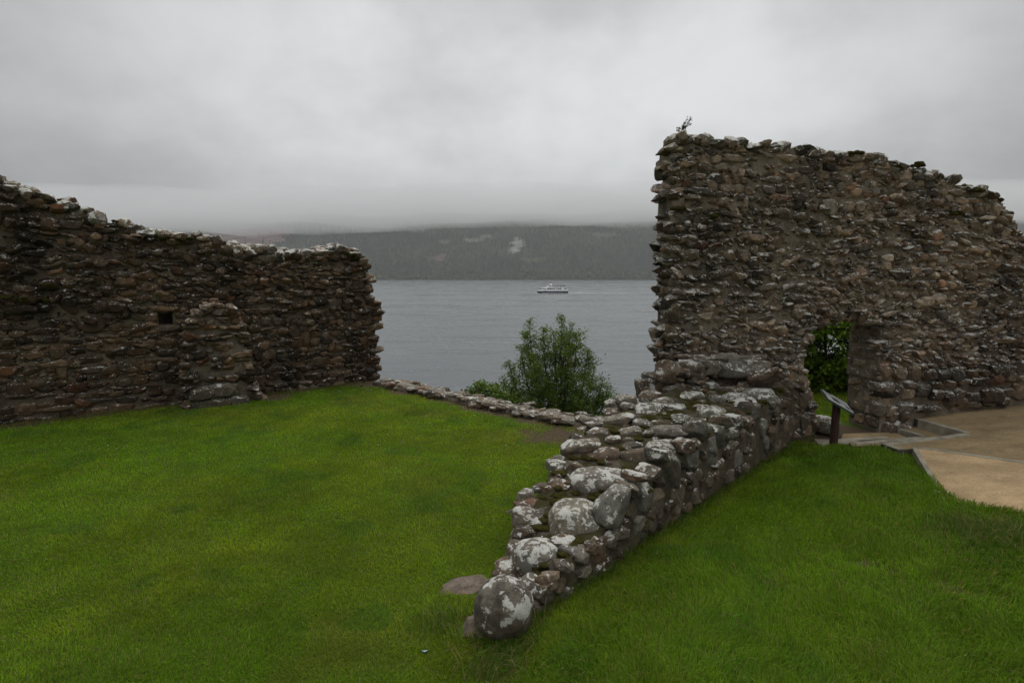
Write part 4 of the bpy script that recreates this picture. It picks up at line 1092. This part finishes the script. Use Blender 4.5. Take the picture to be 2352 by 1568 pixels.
# bush left of it
def bush(name, seed, c, rad, n_cl, per, size, col, label, cat='bush', trunk=True, var=.4, shell=.75, limbs=0, full=False):
    fo = Foliage(seed); r = fo.r; c = np.array(c, float)
    for _ in range(n_cl):
        d = r.standard_normal(3); d /= np.linalg.norm(d)
        if not full: d[2] = abs(d[2]) * 1.0 - .15
        p = c + d * rad * r.uniform(shell, 1.05) * (1 + .15 * math.sin(5 * d[0] + 3 * d[2]))
        cl = np.array(col) * r.uniform(1 - var, 1 + var)
        sp = r.uniform(.6, 1.2) * size * 2.6
        if trunk:
            q0 = c + (p - c) * r.uniform(.35, .7) + r.normal(0, .12, 3)
            fo.branch(curve(q0, p, r.normal(0, .05, 3), 4), [.018, .014, .010, .005], 4)
        for __ in range(per):
            fo.leaf(p + r.normal(0, sp, 3) * [1, 1, .6], size * r.uniform(.6, 1.2), cl * r.uniform(.6, 1.4))
    if limbs:
        for k in range(limbs):
            a = 2 * math.pi * k / limbs + r.uniform(0, .6); e = c + np.array([math.cos(a) * rad[0] * .6, math.sin(a) * rad[1] * .6, r.uniform(-.1, .7) * rad[2]])
            b0 = c - [0, 0, rad[2] + .6]; b1 = c - [0, 0, rad[2] * .75]
            fo.branch(np.concatenate([np.linspace(b0, b1, 3) + r.normal(0, .03, 3), curve(b1, e, np.array([0, 0, .15]), 5)[1:]]), [.07, .06, .05, .04, .03, .022, .015], 7)
    o = c.copy(); o[2] -= rad[2] * .9
    return fo.build(name, o, label, cat)
bush('leafy_bush', 8, at_y(1125, 915, 13.9) + [0, 0, -.15], np.array([.85, .6, .55]), 90, 55, .035, (.115, .175, .025), 'low pale green bush left of the alder behind the footing wall')
bush('leafy_bush', 9, at_y(1345, 985, 12.4) + [0, 0, -.1], np.array([.8, .5, .45]), 50, 50, .035, (.062, .105, .016), 'low dark bush under the alder, behind the end of the footing wall')
# trees seen through the doorway
bush('broadleaf_tree', 12, (7.75, 13.8, 1.05), np.array([2.4, 1.3, 1.75]), 520, 85, .048, (.135, .215, .014), 'dark leafy tree seen through the doorway of the tall wall', 'tree', shell=.45, limbs=5, full=True)
# sprig on top of the tall wall
fo = Foliage(31); sp0 = at_plane(1563, 304, TW_P - TW_N * .3, TW_N) - [0, 0, .05]
for px, py in ((1590, 270), (1580, 268), (1575, 282), (1570, 290), (1558, 296), (1586, 283)):
    tip = at_plane(px, py, TW_P - TW_N * .3, TW_N); cu = curve(sp0, tip, np.array([-.015, 0, 0]), 5); fo.branch(cu, [.006, .005, .004, .003, .002], 3)
    leafy_twig(fo, cu[1], tip, 26, .016, (.055, .060, .030), .014)
fo.build('sprig_plant', sp0, 'small sprig growing on the highest corner of the tall wall', 'plant', bark='stem')

# ================================================================== grass
M_straw = M_grass
def blades(name, x, y, h, w, col, lean, r, label, mat=M_grass, extra_z=None):
    n = len(x); z = G(x, y) - .006
    az = r.uniform(0, 2 * math.pi, n); PL = np.stack([x, y], 1)
    la = 7.0 * vnoise(PL, .8, 91, 2) + 3.0 * vnoise(PL, 3.5, 92, 2) + r.normal(0, .9, n)
    ux, uy = np.cos(az), np.sin(az)
    lx, ly = np.cos(la) * lean * h, np.sin(la) * lean * h
    V = np.zeros((n, 5, 3), dtype=np.float32)
    V[:, 0] = np.stack([x - ux * w, y - uy * w, z], 1); V[:, 1] = np.stack([x + ux * w, y + uy * w, z], 1)
    mx, my, mz = x + lx * .35, y + ly * .35, z + h * .6
    V[:, 2] = np.stack([mx - ux * w * .7, my - uy * w * .7, mz], 1); V[:, 3] = np.stack([mx + ux * w * .7, my + uy * w * .7, mz], 1)
    V[:, 4] = np.stack([x + lx, y + ly, z + h * np.sqrt(np.maximum(1 - .55 * lean ** 2, .15))], 1)
    base = np.arange(n)[:, None, None] * 5
    Fc = (base + np.array([[0, 1, 3], [0, 3, 2], [2, 3, 4]])).reshape(-1, 3)
    return tag(mesh_obj(name, V.reshape(-1, 3), Fc, mat, None, (0, 0, 0), False, np.repeat(col, 5, 0)), label, 'grass', kind='stuff')
def turf_ok(x, y):
    dl = (x - LW_P[0]) * LW_N[0] + (y - LW_P[1]) * LW_N[1]
    ok = dl > .03
    rx, ry = x - B0[0], y - B0[1]; s = rx * LD[0] + ry * LD[1]; p = rx * LP[0] + ry * LP[1]
    ok &= ~((s > -.05) & (s < L_LEN + .6) & (p > -.01) & (p < low_w(s) + .03))
    ok &= ~in_poly(x, y, path_poly)
    ok &= ~in_poly(x, y, [tuple(A0[:2]), tuple(C0[:2]), (E0[0] - .55, E0[1] - .05), (4.95, 8.95), (5.2, 9.5)])
    ds = (x - SA[0]) * SM[0] + (y - SA[1]) * SM[1]
    ok &= ~((ds > .0) & (x < 2.6))
    dt = (x - TW_P[0]) * TW_N[0] + (y - TW_P[1]) * TW_N[1]; st = (x - TW_P[0]) * TW_D[0] + (y - TW_P[1]) * TW_D[1]
    ok &= ~((dt < .03) & (dt > -TW_T) & (st > -3))
    ok &= np.hypot(x - c_b[0], y - c_b[1]) > .17
    ok &= np.hypot((x - c_s[0]) / .1, (y - c_s[1]) / .13) > 1
    fs = at_z(1062, 1357, 0); ok &= np.hypot((x - fs[0]) / .20, (y - fs[1] - .05) / .14) > 1 + .35 * vnoise(np.stack([x, y], 1), 9, 3, 1)
    ok &= ~in_poly(x, y, [tuple(p[:2]) for p in sl0])
    return ok
r = np.random.default_rng(77)
NB = 1050000
rr = (2.2 ** .5 + (17.0 ** .5 - 2.2 ** .5) * r.random(NB)) ** 2
aa = r.uniform(RAD(-56), RAD(56), NB)
x, y = rr * np.sin(aa), rr * np.cos(aa)
dd = dirt(x, y)
ok = turf_ok(x, y) & (r.random(NB) > dd * .96) & (y > 1.9) & (G(x, y) > -.4)
x, y, rr, dd = x[ok], y[ok], rr[ok], dd[ok]; n = len(x)
PN = np.stack([x, y], 1)
rel_p = (x - B0[0]) * LP[0] + (y - B0[1]) * LP[1]
right = sstep(.1, -.5, rel_p) if False else 1 - sstep(-.6, .05, rel_p)
pn1, pn2 = vnoise(PN, .55, 61, 3), vnoise(PN, 3.2, 62, 2)
tall_n = vnoise(PN, 1.3, 64, 2)
h = (.030 + .016 * r.random(n)) * (1 + .25 * pn2) + right * (.020 + .030 * r.random(n)) * (1 + .6 * tall_n)
dwall = seg_dist(x, y, B0, B1)
h = h + right * .035 * (1 - sstep(.05, .35, dwall)) * r.random(n)
h = np.where(r.random(n) < .012, h * 1.7, h)
w = (.0015 + .0012 * r.random(n)) * np.where(r.random(n) < .08, 1.8, 1) * np.clip(rr / 4.5, .9, 2.6)
lean = np.clip(r.gamma(2.2, .32, n), .1, 1.25)
ga = np.array([.158, .275, .016]); gb = np.array([.260, .315, .020]); gc = np.array([.125, .245, .022]); straw = np.array([.38, .31, .12])
pn3 = vnoise(PN, .22, 66, 2)
tmix = np.clip(.45 + .8 * pn1 + .3 * pn2 + .5 * pn3, 0, 1)[:, None]
col = ga * (1 - tmix) + gb * tmix
dead = sstep(.30, .62, vnoise(PN, .75, 72, 3))[:, None]
col = col * (1 - .45 * dead) + np.array([.26, .235, .05]) * .45 * dead
clov = sstep(.28, .5, vnoise(PN, 1.9, 73, 2))[:, None]
col = col * (1 - .5 * clov) + np.array([.070, .190, .030]) * .5 * clov
col = col * (1 - .6 * right[:, None]) + gc * .6 * right[:, None]
col = col * r.uniform(.6, 1.4, (n, 1)) * (1 + .30 * vnoise(PN, 1.1, 68, 3) + .25 * vnoise(PN, 4.5, 69, 2))[:, None]
sm = (r.random(n) < .075 + .25 * dd + .10 * np.clip(vnoise(PN, .9, 71, 3), 0, 1))
col[sm] = straw * r.uniform(.5, 1.1, (sm.sum(), 1))
blades('grass', x, y, h, w, col, lean, r, 'short green turf covering the lawn and the bank')
# long rough tussock grass at the right edge and below the bank
NT = 16000
tl_ = r.uniform(0, 8, 5200); tb_ = r.uniform(0, 6.28, 1500); tr_ = r.gamma(2, .035, 1500) + .20
ex = np.concatenate([LW_P[0] - tl_ * LW_D[0] + LW_N[0] * (.06 + np.abs(r.normal(0, .14, 5200))), c_b[0] + tr_ * np.cos(tb_), r.normal(-.15, .12, 700), c_b[0] - .42 + r.normal(0, .16, 500)])
ey = np.concatenate([LW_P[1] - tl_ * LW_D[1] + LW_N[1] * (.06 + np.abs(r.normal(0, .14, 5200))), c_b[1] + tr_ * np.sin(tb_), r.normal(3.6, .10, 700), c_b[1] + .02 + r.normal(0, .12, 500)])
x = np.concatenate([ex, r.normal(4.78, .26, NT // 2), r.normal(4.2, .9, NT // 4), r.uniform(-.1, 4.4, NT // 4)])
y = np.concatenate([ey, r.normal(5.42, .20, NT // 2), r.normal(2.6, .5, NT // 4), np.zeros(NT // 4)])
t_ = (x[-(NT // 4):] - B0[0]) / (B1[0] - B0[0]); y[-(NT // 4):] = B0[1] + t_ * (B1[1] - B0[1]) - np.abs(r.normal(0, .08, NT // 4)) - .02
ok = turf_ok(x, y) & (y > 1.9); x, y = x[ok], y[ok]; n = len(x)
col = np.array([.085, .150, .018]) * r.uniform(.6, 1.5, (n, 1)); dlw = (x - LW_P[0]) * LW_N[0] + (y - LW_P[1]) * LW_N[1]
sm = r.random(n) < np.where(dlw < .6, .6, .16); col[sm] = np.array([.30, .235, .11]) * r.uniform(.5, 1.1, (sm.sum(), 1))
stw = (r.random(n) < .02) & (dlw > .6); col[stw] = np.array([.36, .29, .14]) * r.uniform(.7, 1.1, (stw.sum(), 1))
blades('long_grass', x, y, r.uniform(.05, .14, n) * np.where(dlw < .6, .7, 1) * np.where(stw, 1.8, 1), r.uniform(.0016, .003, n), col, np.clip(r.gamma(4, .22, n), .3, 1.3), r, 'longer rough grass tufts on the bank and along the low wall')
# daisies
pts = []
for (px, py, sx, sy, k) in ((760, 885, 80, 6, 70), (1150, 940, 50, 8, 60), (900, 900, 90, 12, 50), (230, 1030, 40, 6, 12), (2065, 1032, 18, 4, 9), (2170, 1155, 20, 6, 6), (1917, 960, 20, 10, 12), (1000, 970, 150, 40, 30), (1850, 1035, 60, 10, 6)):
    for _ in range(k):
        p = at_z(r.normal(px, sx), r.normal(py, sy), .03); pts.append(p)
pts = np.array(pts); ok = turf_ok(pts[:, 0], pts[:, 1]); pts = pts[ok]; pts[:, 2] = G(pts[:, 0], pts[:, 1]) + .038
n = len(pts); a = np.arange(8) * math.pi / 4
V = np.zeros((n, 9, 3)); rd = r.uniform(.005, .009, n)
V[:, :8, 0] = pts[:, None, 0] + rd[:, None] * np.cos(a); V[:, :8, 1] = pts[:, None, 1] + rd[:, None] * np.sin(a); V[:, :8, 2] = pts[:, None, 2] + .002
V[:, 8] = pts - [0, 0, .002]
Fd = (np.arange(n)[:, None, None] * 9 + np.array([[k, (k + 1) % 8, 8] for k in range(8)])).reshape(-1, 3)
tag(mesh_obj('daisies', V.reshape(-1, 3), Fd, plain('daisy_petal', (.7, .7, .66), .6)), 'tiny white daisies scattered over the lawn', 'flowers', kind='stuff')
# scrap of wrapper on the turf
p = at_z(975, 1494, .03)
v = rock(77, 3, 4, 10, .5, .9, .25, 4) * np.array([.030, .018, .010]) + p
tag(mesh_obj('wrapper_scrap', v, ico(3)[1], plain('foil', (.10, .15, .16), .25, .6, .8, 60, .6), None, p), 'crumpled dark foil scrap lying on the lawn in the foreground', 'litter')

# ================================================================== tour boat
bw = at_z(1300, 673, LAKE)     # stern, on the water
YB = bw[1]; LB_ = 28.6; XB = at_z(1232, 672, LAKE)[0]
yaw = RAD(7)
boat = tag(empty('tour_boat', (XB + LB_ / 2, YB, LAKE), yaw), 'white passenger boat with a navy hull cruising on the lake', 'boat')
M_white = plain('white_gelcoat', (.88, .88, .87), .35, .5, .04, .6); M_navy = plain('navy_paint', (.012, .012, .045), .3, .5, .1, .6)
M_glass = plain('dark_glass', (.030, .038, .045), .1, .6, .1, .5); M_deck = plain('grey_deck', (.30, .31, .32), .7, .3, .1, .6); M_redp = plain('red_paint', (.45, .03, .03), .5)
M_blue = plain('light_blue_paint', (.06, .28, .55), .5)
def loft(name, st, mat, parent):
    """stations: (x from bow, half width bottom, half width top, z0, z1)"""
    V, Fc = [], []
    for x, a, b, z0, z1 in st:
        X = x - LB_ / 2; V += [(X, -a, z0), (X, -b, z1), (X, b, z1), (X, a, z0)]
    for i in range(len(st) - 1):
        o = 4 * i
        for k in range(4): Fc.append((o + k, o + (k + 1) % 4, o + 4 + (k + 1) % 4, o + 4 + k))
    Fc += [(3, 2, 1, 0), tuple(4 * (len(st) - 1) + k for k in range(4))]
    o_ = mesh_obj(name, V, Fc, mat, parent); 
    b = bmesh.new(); b.from_mesh(o_.data); bmesh.ops.recalc_face_normals(b, faces=b.faces); b.to_mesh(o_.data); b.free()
    return o_
hull = loft('hull', [(0, .05, .1, 1.2, 2.1), (.9, .3, .9, .2, 2.0), (2.5, .9, 2.0, -.4, 1.95), (5, 1.7, 2.9, -.6, 1.9), (9, 2.6, 3.3, -.6, 1.9), (18, 3.0, 3.4, -.6, 1.9), (28.6, 2.9, 3.3, -.5, 1.9)], M_navy, boat)
loft('topsides', [(.05, .1, .12, 2.1, 2.25), (.9, .9, .75, 2.0, 2.6), (2.5, 2.0, 1.7, 1.95, 3.1), (5, 2.9, 2.7, 1.9, 3.3), (9, 3.35, 3.3, 1.9, 3.3), (18, 3.45, 3.4, 1.9, 3.3), (28.6, 3.35, 3.3, 1.9, 3.4)], M_white, boat)
loft('cabin', [(2.6, 1.4, .9, 3.05, 3.3), (3.6, 2.1, 1.5, 3.2, 4.2), (5.5, 2.6, 2.2, 3.25, 4.7), (9, 3.0, 2.8, 3.3, 5.1), (18, 3.1, 3.0, 3.3, 5.1), (24, 3.1, 3.0, 3.3, 5.1), (25.5, 3.0, 2.9, 3.3, 4.6)], M_white, boat)
loft('upper_deck', [(8, 2.4, 2.4, 5.1, 5.25), (10, 3.1, 3.1, 5.1, 5.3), (27.2, 3.1, 3.1, 5.1, 5.3)], M_white, boat)
loft('bulwark', [(14.0, 3.12, 3.12, 5.3, 5.75), (26.8, 3.12, 3.12, 5.3, 5.75)], M_white, boat)
wh = loft('wheelhouse', [(8.6, 1.2, .9, 5.25, 5.6), (9.4, 1.6, 1.3, 5.25, 6.2), (10.6, 1.8, 1.5, 5.25, 7.4), (14.1, 1.8, 1.6, 5.25, 7.5)], M_white, boat)
def side_win(parent, name, x0, x1, z0, z1, y, slant=0.0):
    for sg_ in (-1,):
        Y0 = -y
        V = [(x0 - LB_ / 2, Y0, z0), (x1 - LB_ / 2, Y0, z0), (x1 - LB_ / 2 + slant, Y0 + .05, z1), (x0 - LB_ / 2 + slant, Y0 + .05, z1)]
        V += [(a, b + .12, c) for a, b, c in V]
        mesh_obj(name, V, [(0, 1, 2, 3), (7, 6, 5, 4), (0, 4, 5, 1), (1, 5, 6, 2), (2, 6, 7, 3), (3, 7, 4, 0)], M_glass, parent)
for x0, x1 in ((9.0, 10.9), (11.3, 12.4), (12.7, 13.8), (14.4, 15.1), (15.35, 16.1), (17.4, 18.3), (18.8, 19.8), (20.3, 22.0)):
    side_win(boat, 'window', x0, x1, 3.5, 4.7, 3.12, .15)
side_win(boat, 'window', 24.9, 26.6, 3.6, 4.7, 3.2, .5)
for x0, x1 in ((10.3, 11.9), (12.2, 12.9), (13.2, 13.9)): side_win(wh, 'window', x0, x1, 6.2, 7.1, 1.76, .1)
loft('front_window', [(1.9, 1.0, 1.0, 3.35, 3.8), (3.5, 1.9, 1.72, 3.45, 4.15), (5.5, 2.58, 2.45, 3.5, 4.3), (7.9, 2.98, 2.86, 3.55, 4.25)], M_glass, boat)
loft('aft_bulkhead', [(23.6, 3.16, 3.0, 3.3, 5.1), (24.5, 3.16, 3.05, 3.3, 5.1)], M_white, boat)
loft('aft_rail', [(24.5, 3.15, 3.15, 4.85, 5.1), (26.9, 3.15, 3.15, 4.85, 5.1)], M_white, boat)
def pole(parent, name, a, b, rad, mat, sides=8):
    v_, f_ = tube_mesh([np.array(a, float) - [LB_ / 2, 0, 0], np.array(b, float) - [LB_ / 2, 0, 0]], [rad, rad * .8], sides); return mesh_obj(name, v_, f_, mat, parent)
mast = loft('mast', [(11.9, .5, .12, 7.5, 7.9), (12.6, .5, .3, 7.5, 9.0), (13.4, .5, .3, 7.5, 9.2), (14.0, .5, .1, 7.5, 7.9)], M_white, boat)
pole(boat, 'aerial', (13.0, 0, 9.1), (13.0, 0, 11.0), .09, M_white)
v_, f_ = box_mesh((12.9 - LB_ / 2, 0, 9.85), np.eye(3), (.75, .06, .42)); mesh_obj('flag', v_, f_, M_redp, boat)
pole(boat, 'stern_post', (27.0, -3.0, 5.2), (27.4, -3.0, 3.4), .12, M_white)
v_, f_ = box_mesh((7.2 - LB_ / 2, -3.32, 2.15), np.eye(3), (.9, .05, .22)); mesh_obj('logo', v_, f_, M_blue, boat)
boat.update_tag()
# passengers on the open deck
ring_z = [(0, .10, .16), (.25, .13, .19), (.55, .13, .21), (.95, .14, .22), (1.2, .13, .25), (1.38, .10, .22), (1.44, .06, .07), (1.50, .06, .06), (1.58, .10, .09), (1.68, .11, .10), (1.76, .07, .06), (1.79, .01, .01)]
V, Fc = [], []
for z, a, b in ring_z:
    for k in range(8): V.append((a * math.cos(k * math.pi / 4), b * math.sin(k * math.pi / 4), z))
for i in range(len(ring_z) - 1):
    for k in range(8): Fc.append((i * 8 + k, i * 8 + (k + 1) % 8, (i + 1) * 8 + (k + 1) % 8, (i + 1) * 8 + k))
Fc += [tuple(range(7, -1, -1)), tuple(range(len(V) - 8, len(V)))]
def cloth(name, c):
    m = MT(name, .9, .2); co = m.coords(); sp = m.n('ShaderNodeSeparateXYZ'); m.l(co, sp.inputs[0])
    m.color(m.mix(m.ramp(sp.outputs[2], 1.46, 1.48), c, m.mix(m.ramp(sp.outputs[2], 1.66, 1.68), (.35, .22, .16), (.03, .02, .015)))); return m.m
kinds = [('dark', cloth('dark_clothes', (.02, .022, .03))), ('red', cloth('red_clothes', (.28, .05, .03))), ('blue', cloth('blue_clothes', (.04, .06, .16)))]
protos = {}
for k_, m_ in kinds:
    me = bpy.data.meshes.new('person'); me.from_pydata(V, [], Fc); me.update(); me.materials.append(m_); protos[k_] = me
ca, sa = math.cos(yaw), math.sin(yaw)
r = np.random.default_rng(3)
seq = ['dark', 'red', 'dark', 'dark', 'blue', 'dark', 'dark', 'dark', 'red', 'red', 'dark', 'dark', 'dark', 'dark', 'red', 'red', 'dark', 'dark', 'blue', 'dark']
pos = np.concatenate([np.linspace(14.7, 22.3, 12), np.linspace(22.9, 26.2, 8)]) + r.normal(0, .12, 20)
for k_, px_ in zip(seq, pos):
    o = bpy.data.objects.new('person', protos[k_]); COL.objects.link(o)
    lx, ly = px_ - LB_ / 2, r.uniform(-2.7, -.6)
    o.location = (boat.location[0] + lx * ca - ly * sa, boat.location[1] + lx * sa + ly * ca, LAKE + 5.3 + r.uniform(-.0, .0)); o.rotation_euler = (0, 0, r.uniform(0, 6)); o.scale = (1.15, 1.15, r.uniform(.98, 1.08))
    tag(o, {'dark': 'passenger in dark clothes standing on the open top deck of the white boat', 'red': 'passenger in a red jacket standing on the open top deck of the white boat', 'blue': 'passenger in a blue jacket standing on the open top deck of the white boat'}[k_], 'person', 'passengers on the open boat deck')
# foam along the hull and the wake behind
V, Fc = [], []
r = np.random.default_rng(8)
def foam(x0, y0, x1, y1, w0, w1, n):
    for k in range(n):
        t = k / n; cx, cy = x0 + (x1 - x0) * t + r.normal(0, .2), y0 + (y1 - y0) * t + r.normal(0, .3)
        if r.random() < .35 + .6 * (1 - t):
            a, b = r.uniform(.6, 2.2), (w0 + (w1 - w0) * t) * r.uniform(.4, 1.2); o = len(V)
            for j in range(8): V.append((cx + a * math.cos(j * .785), cy + b * math.sin(j * .785) , LAKE + .10)); 
            V.append((cx, cy, LAKE + .28)); Fc.extend([(o + j, o + (j + 1) % 8, o + 8) for j in range(8)])
bx0 = boat.location[0]
stern = (bx0 + 14.3 * ca, YB + 14.3 * sa); bow = (bx0 - 13 * ca, YB - 13 * sa)
foam(*stern, stern[0] + 14, stern[1] + 1, 1.6, 1.4, 26); foam(stern[0] + 14, stern[1] + 1, stern[0] + 60, stern[1] + 5, .5, .3, 40); foam(bow[0] + 3, bow[1] - 2.6, stern[0], stern[1] - 4.2, .5, .9, 30); foam(bow[0] + .4, bow[1] - .2, bow[0] + 2, bow[1] - 1, .5, .5, 3)
tag(mesh_obj('foam', V, Fc, plain('white_foam', (.72, .74, .74), .8)), 'white foam along the boat hull and trailing in its wake', 'foam', kind='stuff')

# ================================================================== air
def volume(name, density, color, aniso=0.0):
    m = bpy.data.materials.new(name); m.use_nodes = True; t = m.node_tree; t.nodes.clear()
    o = t.nodes.new('ShaderNodeOutputMaterial'); v = t.nodes.new('ShaderNodeVolumePrincipled')
    v.inputs['Density'].default_value = density; v.inputs['Color'].default_value = (*color, 1); v.inputs['Anisotropy'].default_value = aniso
    t.links.new(v.outputs[0], o.inputs['Volume']); return m
v_, f_ = box_mesh((0, 1640, 162), np.eye(3), (3400, 2010, 190))
tag(mesh_obj('haze', v_, f_, volume('haze', 0.000140, (.975, .985, 1.0), 0.2)), 'pale damp haze over the lake and hills', 'haze', kind='stuff')
# cloud bank lying on the hilltops: a closed lumpy body
def mist_bank(name, z0, tiltx, top, density, amp, seed, y0=1550):
    mx = np.arange(-2600, 2601, 100.0); my = np.linspace(y0, 3550, 24)
    X, Y = np.meshgrid(mx, my); P = np.stack([X.ravel(), Y.ravel()], 1)
    zb = z0 + tiltx * np.clip(X, -1100, 800) + amp * vnoise(P, .0045, seed, 3).reshape(X.shape)
    zt = np.maximum(zb + 6, np.minimum(top + 20 * vnoise(P, .004, seed + 9, 3).reshape(X.shape), zb + 6 + (Y - y0) * 0.35))
    n = X.size; ii = np.arange(n).reshape(X.shape)
    V = np.concatenate([np.stack([X, Y, zb], -1).reshape(-1, 3), np.stack([X, Y, zt], -1).reshape(-1, 3)])
    q = np.stack([ii[:-1, :-1], ii[1:, :-1], ii[1:, 1:], ii[:-1, 1:]], -1).reshape(-1, 4)
    faces = [q, q[:, ::-1] + n]
    for e in (ii[0], ii[-1][::-1], ii[:, 0][::-1], ii[:, -1]):
        faces.append(np.stack([e[:-1], e[1:], e[1:] + n, e[:-1] + n], -1))
    return tag(mesh_obj(name, V, np.concatenate(faces), volume(name, density, (.925, .932, .94), 0.3)), 'grey cloud bank resting on the tops of the far hills', 'mist', kind='stuff')
mist_bank('mist', 166, .020, 290, 0.0038, 30, 5, 1480)
